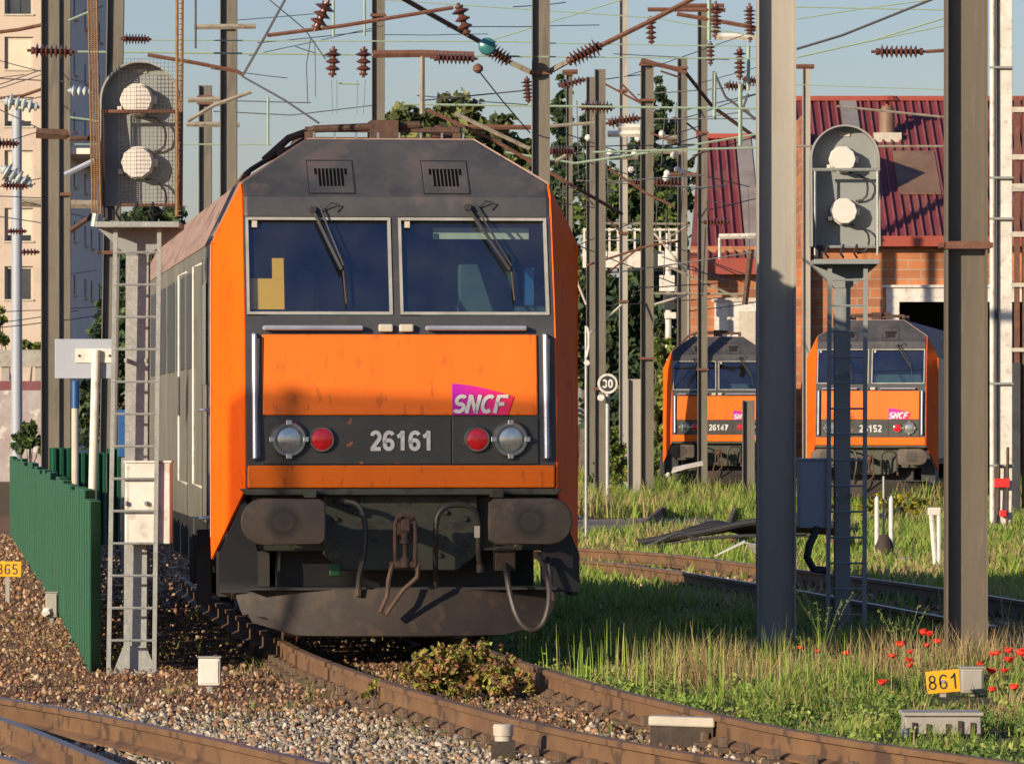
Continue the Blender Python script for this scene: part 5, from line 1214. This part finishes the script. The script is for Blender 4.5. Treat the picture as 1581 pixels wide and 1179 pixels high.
insulator('dark ribbed insulator before the dark trees', (1005,282,148), (1052,282,148), .13, 6)
insulator('dark ribbed insulator pair left member over the trees', (975,282,146), (1003,283,146), .12, 5)
insulator('glass insulator string upper left before the apartments', (3,155,100), (62,166,100), .13, 4, 'glassins', 'glass insulators at the left edge')
insulator('glass insulator string middle left before the apartments', (0,258,100), (50,288,100), .15, 4, 'glassins', 'glass insulators at the left edge')
insulator('brown insulator at the far left edge upper', (-8,221,98), (30,222,98), .09, 5)
insulator('brown insulator below the glass one', (2,286,97), (45,287,97), .08, 6)
insulator('brown insulator lower at the left edge', (10,357,97), (42,357,97), .06, 5)
insulator('thin brown insulator lowest at the left edge', (30,389,97), (62,389,97), .06, 4)
insulator('glass insulator trio on the thin right mast', (104,140,110), (142,142,110), .10, 3, 'glassins', 'glass insulators at the left edge')
rod('brown bracket rod before the cage wing lower left', [(108,357,105),(140,335,105),(150,328,105)], .05, 'rustdark')
rod('dark bracket rod beside the upper cage wing', [(108,215,105),(150,213,105)], .05, 'rustdark')
rod('long level arm crossing behind the left masts', [(34,313,120),(64,314,120),(150,316,120)], .09, 'arm')
rod('slanted arm with glass beads on the thin right mast', [(100,270,108),(145,248,108)], .05, 'bluegrey')
rod('rusty clamp bracket on the close pair of masts', [(56,206,98),(104,208,98)], .09, 'rustdark')
# glass disc over the middle rod
mb = MB(); c_ = W(752,72,99); mb.lathe(c_,c_+Vector((0,-.12,0)),[(0,.05),(.2,.15),(.6,.13),(1,.03)],18); tag(mb.build('glass_disc', M['teal'] if 'teal' in M else mat('teal_glass',(.03,.16,.16),(.05,.2,.2),5,.15), None, smooth=True), 'round teal glass disc insulator on the falling strain rod', 'insulator')
mb = MB(); c_ = W(738,106,93); mb.lathe(c_-Vector((0,0,.08)),c_+Vector((0,0,.08)),[(0,.02),(.3,.08),(.7,.08),(1,.02)],12); tag(mb.build('pulley', M['rust'], None, smooth=True), 'small brown pulley hanging under the tan crossbeam', 'pulley')
wire('dark stay wire from the pulley down to the right', [(738,108,93),(775,155,97),(818,205,100)], .012, 'wiredark')
wire('dark sloping wire behind the middle mast', [(655,155,110),(820,139,110)], .014, 'wiredark')

# ---------------------------------------------------------------- vegetation
def leafmesh(name, ctr, size, cols, m, parent=None, aspect=.6):
    n = len(ctr); a = NR.normal(size=(n,3)); a /= np.linalg.norm(a,axis=1)[:,None]; b = np.cross(a, NR.normal(size=(n,3))); b /= np.linalg.norm(b,axis=1)[:,None]
    s = size[:,None]; v = np.stack([ctr-a*s, ctr-b*s*aspect, ctr+a*s, ctr+b*s*aspect],1).reshape(-1,3)
    f = np.arange(n*4).reshape(-1,4); return np_mesh(name, v, f, cols, m, parent)
def tree(name, label, cat, Y, base_px, blobs, n, leaf, pal, group=None, trunk=True, gz=G):
    """blobs: (px,py,rx_px,ry_px)"""
    k = Y/FP; X0 = X_(base_px,Y); t = thing(name, label, cat, (X0,Y,gz), 0, group)
    area = np.array([b[2]*b[3] for b in blobs], float); pr = area/area.sum(); cs = []; cl = []
    sub = []
    for b in blobs:
        m_ = max(6, int(b[2]*b[3]/45))
        for _ in range(m_):
            u = NR.normal(size=3); u /= np.linalg.norm(u); rr = NR.uniform(.35,1.0)
            sub.append((X_(b[0],Y)-X0+u[0]*b[2]*k*rr, u[1]*b[2]*k*rr, Z_(b[1],Y)-gz+u[2]*b[3]*k*rr, NR.uniform(.10,.34)*min(b[2],b[3])*k, NR.uniform(.6,1.35)))
    sub = np.array(sub); idx = NR.integers(0,len(sub),n); s_ = sub[idx]
    u = NR.normal(size=(n,3)); u /= np.linalg.norm(u,axis=1)[:,None]
    c = s_[:,:3]+u*(s_[:,3]*np.abs(NR.normal(.75,.42,n)))[:,None]
    c[:,2] = np.maximum(c[:,2], .05)
    pal = np.array(pal); col = pal[NR.integers(0,len(pal),n)]*s_[:,4:5]*NR.uniform(.7,1.3,(n,1))
    leafmesh('crown', c, NR.uniform(.45,1.45,n)*leaf, col, M['leaf'], t)
    if trunk:
        mb = MB(); top = sub[:,2].max()*.8; xx = np.mean(sub[:,0])
        mb.tube([(0,0,-.2),(xx*.3,0,top*.35),(xx*.8,0,top*.7),(xx,0,top)], .028*top, 8, r2=.02)
        for i in range(6):
            s = sub[NR.integers(0,len(sub))]; f = NR.uniform(.3,.6); mb.tube([(xx*f,0,top*f),(s[0]*.6+xx*f*.4,s[1]*.6,(top*f+s[2])/2),(s[0],s[1],s[2])], .010*top, 6, r2=.01)
        mb.build('trunk', M['bark'], t)
    return t
DG = [(.045,.080,.040),(.070,.11,.045),(.040,.070,.048),(.11,.14,.05)]
BG = [(.13,.20,.035),(.19,.24,.05),(.08,.13,.035),(.24,.25,.06)]
YG = [(.13,.15,.05),(.09,.12,.04),(.17,.18,.06),(.07,.09,.04)]
TG = 'trees behind the masts'
tree('broadleaf_tree','low yellow green tree crown behind the pantograph','tree',190,660,[(640,200,45,40),(700,190,50,42),(750,205,40,38),(610,190,25,22),(790,240,40,40),(690,240,90,50)],9000,.16,YG,TG)
tree('poplar_tree','slender dark poplar right of the tall middle mast','tree',215,870,[(866,170,20,55),(872,250,25,60),(860,330,30,60),(880,420,30,80)],7000,.15,DG,TG)
tree('poplar_tree','tall dark poplar behind the stout mast','tree',210,1015,[(1018,160,18,40),(1022,230,30,60),(1010,300,40,70),(985,230,20,45),(1035,380,30,60)],9000,.15,DG,TG)
tree('poplar_tree','thin dark tree behind the flat topped mast','tree',220,905,[(905,200,10,40),(900,270,28,50),(925,300,25,50)],4500,.15,DG,TG)
tree('broadleaf_tree','bright green tree below the rusty clamps','tree',205,1000,[(960,300,45,45),(1015,330,40,50),(930,350,40,40),(1060,290,18,45),(985,390,60,50)],9500,.15,BG[:3]+DG,TG)
tree('broadleaf_tree','dark dense tree filling the gap under the footbridge','tree',200,965,[(930,470,50,50),(985,480,55,55),(1030,470,40,60),(940,560,55,55),(1000,570,60,60),(960,640,70,50),(900,420,30,40),(1020,650,40,40),(880,520,30,90)],15000,.16,DG,TG)
tree('leafy_shrub','sunlit green shrub left of the distant locomotive','shrub',158,1010,[(1015,560,18,40),(1012,620,25,45),(1018,680,25,40),(1000,700,30,30),(1035,540,12,25)],7000,.09,BG,'shrubs by the tracks',trunk=True)
tree('leafy_shrub','sunlit weeds heap beside the first short mast','shrub',150,945,[(945,715,25,28),(955,680,18,20),(930,740,30,15),(985,725,28,22)],5000,.07,BG,'shrubs by the tracks')
tree('leafy_shrub','dark bush at the far left behind the fence','shrub',130,45,[(45,672,22,22),(30,685,20,16),(62,690,16,16)],3000,.08,DG+BG[:1],'shrubs by the tracks')
tree('leafy_shrub','green bush on top of the parapet at the left','shrub',205,45,[(42,535,18,8),(0,510,12,40),(58,536,10,6)],2500,.12,BG,'shrubs by the tracks')
tree('broadleaf_tree','dark tree behind the ladder of the left signal','tree',200,200,[(200,450,40,80),(235,420,45,60),(170,540,40,80),(215,560,50,80),(260,340,30,40),(150,640,50,60),(225,330,40,30)],12000,.15,DG,TG)
# yellow flowering bush
tree('flowering_weed','patch of yellow flowering weeds behind the white pegs','weed',104,1385,[(1385,775,40,14),(1345,785,25,10),(1360,770,15,12),(1420,785,25,12)],5000,.035,[(.45,.36,.02),(.14,.16,.03),(.10,.13,.03),(.5,.4,.03)],'weeds',trunk=False)
# bush between rails
tree('leafy_bush','green and reddish leafy bush growing between the rails','bush',41,705,[(650,1035,36,26),(690,1025,45,32),(745,1030,45,36),(785,1045,38,26),(680,1062,48,20),(745,1066,50,18),(720,998,60,10),(810,1052,25,16)],8000,.024,[(.36,.38,.07),(.24,.28,.06),(.36,.17,.08),(.30,.14,.08),(.46,.42,.09),(.18,.11,.06)],'weeds in the track')
tree('leafy_bush','small yellow green sprig at the outside of the left rail','bush',39.5,577,[(577,1062,13,15),(568,1070,9,9),(588,1068,9,9)],260,.02,[(.34,.32,.06),(.24,.26,.05)],'weeds in the track')

def blades(name, label, pts, h, w_, cols, bend=.35, cat='grass'):
    n = len(pts); a = NR.uniform(0,2*np.pi,n); d = np.stack([np.cos(a),np.sin(a),np.zeros(n)],1); s = np.stack([-np.sin(a),np.cos(a),np.zeros(n)],1)
    base = np.stack([pts[:,0],pts[:,1],np.full(n,G-.02)],1); H = h[:,None]; up = np.array([0,0,1.]); bd = (NR.uniform(.1,1,n)*bend)[:,None]
    W_ = w_[:,None]
    p0 = base; p1 = base+up*H*.55+d*H*bd*.3; p2 = base+up*H+d*H*bd
    v = np.stack([p0-s*W_,p0+s*W_,p1+s*W_*.8,p1-s*W_*.8,p2+s*W_*.15,p2-s*W_*.15],1).reshape(-1,3)
    o = (np.arange(n)*6)[:,None]; f = np.concatenate([o+np.array([0,1,2,3]),o+np.array([3,2,4,5])],1).reshape(-1,4)
    ob = np_mesh(name, v, f, np.repeat(cols,2,0), M['grass']); tag(ob, label, cat, kind='stuff'); return ob
GP = np.array([(.20,.33,.045),(.28,.40,.06),(.13,.22,.04),(.36,.43,.08),(.40,.37,.13),(.24,.36,.05)])
SP = np.array([(.46,.33,.15),(.55,.43,.21),(.38,.23,.12),(.44,.36,.15)])
def grass():
    # near field
    n = 190000; y = NR.uniform(29.5,62,n); x = NR.uniform(-2,6.2,n); g = grass_amount(x,y)
    cl = np.sin(x*3.1+1.3*np.sin(y*1.1))*np.sin(y*.9+x*.6)       # clumps
    pn = np.sin(x*1.9+2*np.sin(y*.8))*np.sin(y*1.35+x*.9+1)+.5*np.sin(x*4.3-y*2.1); keep = (NR.uniform(size=n) < g*np.clip(.55+.9*pn,.06,1.)) & (x < .092*y+.6); x, y, cl = x[keep], y[keep], cl[keep]; n = len(x)
    ex = ((abs(x-X_(1455,36.4)) < .34) & (y > 35.2) & (y < 37)) | ((abs(x-X_(1478,41)) < .24) & (y > 39.2) & (y < 41.8)); x, y, cl = x[~ex], y[~ex], cl[~ex]; n = len(x)
    ar = interp(A_R,y); dist = x-ar
    h = NR.uniform(.03,.12,n)*(.8+1.6*np.clip(cl,0,1))*np.clip(.45+dist*.5,.45,1.15)*np.where(y<37,.75,1)
    straw = NR.uniform(size=n) < np.clip(.06+.55*np.clip(np.sin(x*1.7-y*.55+2)*np.sin(x*.8+y*.37),0,1)**2, 0,.55)
    h = np.where(straw, h*1.35, h)
    col = np.where(straw[:,None], SP[NR.integers(0,4,n)], GP[NR.integers(0,6,n)])*NR.uniform(.7,1.2,(n,1))
    k_ = len(x); tone = (1+.25*np.sin(x*2.3+y*1.7)*np.sin(y*2.9-x))[:,None]
    blades('grass','mixed green and straw coloured grass beside the track', np.stack([x,y],1), h, NR.uniform(.0025,.006,k_), col*tone, bend=.95)
    # far field
    n = 130000; y = NR.uniform(60,185,n); x = (NR.uniform(-.02,.1,n))*y; g = grass_amount(x,y)
    keep = (NR.uniform(size=n) < g); x, y = x[keep], y[keep]; n = len(x)
    cl = np.sin(x*1.3+y*.31)*np.sin(y*.23-x*.5)
    straw = NR.uniform(size=n) < np.clip(.08+.5*np.clip(np.sin(x*.9-y*.21),0,1)**2,0,.6)
    h = NR.uniform(.08,.24,n)*(1+.8*np.clip(cl,0,1)); h = np.where((y < 90), h*.75, h); h = np.where(y > 119, h*1.9, h)
    col = np.where(straw[:,None], SP[NR.integers(0,4,n)], GP[NR.integers(0,6,n)])*NR.uniform(.75,1.2,(n,1))
    blades('far_grass','grass and weeds around the distant tracks', np.stack([x,y],1), h, NR.uniform(.008,.02,n), col, bend=.8)
    # tall stalks
    n = 260; y = NR.uniform(41,48,n); x = interp(A_R,y)+NR.uniform(.35,2.6,n)
    blades('tall_grass','tall pale grass stalks standing right of the locomotive', np.stack([x,y],1), NR.uniform(.25,.48,n), NR.uniform(.003,.005,n), GP[NR.integers(0,6,n)]*1.2, .15)
    cs = [(2.9,44.5,.5),(3.3,46,.6),(1.9,43.2,.45),(4.0,46.6,.5),(1.3,43.6,.4),(4.3,44.0,.5)]
    P_ = []; 
    for cx,cy,r in cs:
        m_ = 420; P_.append(np.stack([NR.normal(cx,r*.6,m_),NR.normal(cy,r,m_)],1))
    P_ = np.concatenate(P_); n = len(P_); blades('dry_grass','reddish straw tufts of dry grass around the masts', P_, NR.uniform(.10,.40,n), NR.uniform(.002,.004,n), SP[NR.integers(0,4,n)]*NR.uniform(.7,1.15,(n,1)), .7)
    # broad leaved weeds low in the grass
    m_ = 520; cy = NR.uniform(31,60,m_); cx = interp(A_R,cy)+.25+NR.uniform(0,1,m_)*(.09*cy-interp(A_R,cy)); gg = (grass_amount(cx,cy) > .5) & ~((abs(cx-X_(1455,36.4)) < .5) & (cy > 34.6) & (cy < 37)) & ~((abs(cx-X_(1478,41)) < .35) & (cy > 38.6) & (cy < 41.8)); cx, cy = cx[gg], cy[gg]; m_ = len(cx)
    per = 46; L_ = np.stack([np.repeat(cx,per)+NR.normal(0,.07,m_*per), np.repeat(cy,per)+NR.normal(0,.11,m_*per), G+np.abs(NR.normal(0,.05,m_*per))+.01],1)
    tone = np.repeat(NR.uniform(.5,1.25,m_),per)[:,None]; base_ = np.array([(.16,.27,.05),(.24,.33,.07),(.32,.36,.10),(.10,.17,.04)])[np.repeat(NR.integers(0,4,m_),per)]
    tag(leafmesh('broad_weeds', L_, NR.uniform(.010,.026,m_*per), base_*tone*NR.uniform(.8,1.2,(m_*per,1)), M['leaf']), 'broad leaved weeds and clover among the grass', 'weeds', kind='stuff')
    m_ = 260; cy = NR.uniform(33,58,m_); cx = interp(A_L,cy)+NR.uniform(-2.4,1.3,m_); per = 16
    L_ = np.stack([np.repeat(cx,per)+NR.normal(0,.05,m_*per), np.repeat(cy,per)+NR.normal(0,.09,m_*per), G+np.abs(NR.normal(0,.015,m_*per))+.02],1)
    tag(leafmesh('dead_leaves', L_, NR.uniform(.008,.018,m_*per), np.array([(.30,.17,.08),(.22,.12,.06),(.20,.22,.06),(.42,.30,.17)])[NR.integers(0,4,m_*per)], M['leaf']), 'dead leaves and tiny weeds scattered on the brown ballast', 'litter', kind='stuff')
    # sparse weeds on ballast
    n = 6000; y = NR.uniform(33,60,n); x = interp(A_L,y)+NR.uniform(-2.0,1.5,n)*NR.uniform(.2,1,n)
    k_ = (np.sin(x*4+y*1.7)*np.sin(y*2.3-x) > .35); x, y = x[k_], y[k_]; n = len(x)
    blades('track_weeds','sparse dry weeds on the brown ballast', np.stack([x,y],1), NR.uniform(.04,.12,n), NR.uniform(.003,.005,n), np.where(NR.uniform(size=(n,1))<.5,SP[NR.integers(0,4,n)],GP[NR.integers(0,6,n)])*.8, .8)
grass()
# poppies
PP = [(1236,1000),(1262,1005),(1307,1008),(1391,994),(1426,976),(1434,978),(1448,990),(1432,996),(1405,1006),(1404,1018),(1404,1027),(1378,1013),(1362,1054),(1532,1010),(1540,1008),(1558,1004),(1577,1008),(1558,1018),(1552,1035),(1531,1036),(1532,1064),(1566,1061),(1513,1024)]
for i,(a,b) in enumerate(PP):
    Y = 44.5 - (b-990)*.045+rng.uniform(-.4,.4) if b < 1050 else 40.5
    t = thing('poppy', 'red poppy flower standing in the grass by the brown mast', 'poppy', (X_(a,Y),Y,G), 0, 'red poppies in the grass')
    hz = Z_(b,Y)-G; mb = MB(); mb.tube([(0,0,0),(rng.uniform(-.03,.03),0,hz*.5),(0,0,hz-.01)],.003,5); mb.build('stem', mat_stem if 'mat_stem' in globals() else M.setdefault('stem', mat('stem_green',(.12,.17,.04),(.15,.2,.05),9,.7)), t)
    mb = MB(); rr = rng.uniform(.022,.040); v_ = ICV*NR.uniform(.7,1.25,(len(ICV),1))*np.array([rr*1.15,rr,rr*.72]); v_[:,2] += hz+np.abs(v_[:,0])*.35
    mb.add([tuple(q) for q in v_], [tuple(q) for q in ICF])
    for q in range(5):
        an = q*72+rng.uniform(-25,25); ca, sa = math.cos(R(an)), math.sin(R(an)); s_ = rr*.6; up_ = rng.uniform(-.2,.8)
        mb.add([(ca*rr*.3,sa*rr*.3,hz-rr*.2),(ca*rr-sa*s_,sa*rr+ca*s_,hz+rr*up_),(ca*rr*1.45,sa*rr*1.45,hz+rr*(up_+.2)),(ca*rr+sa*s_,sa*rr-ca*s_,hz+rr*up_)],[(0,1,2,3)])
    mb.build('bloom', M['redpaint'], t)
# tall weeds with forked stems
for (a,b,Y,h,lab) in ((1270,985,46.5,.62,'tall thin forked weed left of the signal ladder foot'),(1395,990,46.0,.50,'tall forked weed stem before the curved track'),(1245,1000,45.5,.28,'white flowered weed stalk near the tan mast'),(1298,1090,37.5,.22,'dark leafy weed beside the rail')):
    t = thing('tall_weed', lab, 'weed', (X_(a,Y),Y,G)); mb = MB(); lv = []
    for q in range(6):
        dx = (q-2.5)*.05*h*2; f = rng.uniform(.2,.45); top_ = (dx*1.6, rng.uniform(-.1,.1), h*rng.uniform(.75,1.05)); mb.tube([(0,0,0),(dx*.2,0,h*f),top_],.004,5,r2=.002)
        for _ in range(14): u = rng.uniform(.4,1); lv.append((dx*.2*(1-u)+top_[0]*u+rng.uniform(-.02,.02), top_[1]*u, h*f*(1-u)+top_[2]*u))
    mb.build('stem', M['stem'], t); lv = np.array(lv)
    leafmesh('leaves', lv, np.full(len(lv),.013), np.array([(.16,.20,.06)])*NR.uniform(.7,1.3,(len(lv),1)), M['leaf'], t)

# ---------------------------------------------------------------- added slatted screen, out of view, whose slats dim the lower nose
sd = Vector((math.sin(R(SUN_AZ)), math.cos(R(SUN_AZ)), 0)); pr = Vector((1, 0, 0)); D_ = 15.0
base = Vector((-.95, 44.9, 0))-sd*D_; t = thing('added_shade_screen', 'added slatted screen outside the view, shading the lower nose of the locomotive', 'screen', (base.x, base.y, G), math.atan2(pr.y, pr.x))
zt = 2.02+math.tan(R(SUN_EL))*D_-G
n = 0; zz = zt-.06
while zz > 4.7 and n < 90:
    mb = MB(); mb.box(-1.50,1.9,-.01,.01,zz,zz+.034); mb.build('slat', M['wood'], t); zz -= .062; n += 1
for xx in (-.74,1.85):
    mb = MB(); mb.box(xx-.035,xx+.035,.011,.08,-.1,zt); mb.build('post', M['wood'], t)
# ---------------------------------------------------------------- fine wiring clutter
wr = random.Random(5)
def clutter(n, x0, x1, y0, y1, label, group, slope, r, m, Ya, Yb_):
    for i in range(n):
        a = wr.uniform(x0,x1); b = wr.uniform(y0,y1); L_ = wr.uniform(60,260); sl = wr.uniform(-slope,slope); Y = wr.uniform(Ya,Yb_)
        xa, xb = max(x0,a-L_/2), min(x1,a+L_/2)
        q = [(xa+(xb-xa)*u, b+sl*((xa+(xb-xa)*u)-a)+3*u*(1-u)*wr.uniform(0,2), Y+u*3) for u in (0,.25,.5,.75,1)]
        wire(label, q, r, m, group=group)
clutter(26, 860, 1168, 110, 480, 'thin dark overhead wire strung among the masts right of the locomotive', 'thin wires among the masts', .45, .014, 'wiredark', 125, 170)
clutter(10, 860, 1168, 100, 420, 'thin pale overhead wire strung among the masts right of the locomotive', 'thin pale wires among the masts', .2, .016, 'cream', 125, 170)
clutter(12, 280, 1168, 0, 170, 'very thin dark wire crossing the open sky', 'thin wires in the open sky', .35, .009, 'wiredark', 100, 140)
clutter(14, -10, 150, 100, 500, 'thin dark wire crossing before the apartment block', 'thin wires before the apartment block', .4, .009, 'wiredark', 104, 125)
for i in range(14):
    px_ = wr.uniform(880,1160); a = wr.uniform(120,330); Y = wr.uniform(125,165)
    wire('thin vertical dropper wire hanging among the masts', [(px_,a,Y),(px_+wr.uniform(-6,6),a+wr.uniform(50,120),Y)], .011, 'wiredark', group='vertical droppers among the masts')
for i,(a,b) in enumerate(((957,192),(985,214),(942,236),(980,236),(1022,207),(1040,240),(1030,268),(1046,262),(908,213),(1028,275),(1053,266),(975,262))):
    mb = MB(); c_ = W(a,b,140); mb.lathe(c_-Vector((0,0,.08)),c_+Vector((0,0,.08)),[(0,.03),(.3,.08),(.7,.08),(1,.04)],8)
    tag(mb.build('post_insulator', M['white'], None, smooth=True), 'small white pot insulator on a crossarm among the masts', 'insulator', 'white pot insulators among the masts')
for i,(xa,ya,xb,yb) in enumerate(((900,300,960,360),(940,420,990,380),(905,520,960,470),(960,130,990,160),(1010,360,1060,420),(1062,250,1090,230),(1020,110,1050,120),(925,125,990,160),(1010,470,1060,455),(1060,190,1085,210),(885,420,905,470),(1005,205,1050,225))):
    rod_ = wire('short thin bracket tube fixed between the masts', [(xa,ya,140),(xb,yb,140)], .026, 'rust' if i%2 else 'cream' if i%3 else 'rustdark', cat='bracket', name='bracket_tube', group='bracket tubes between the masts')
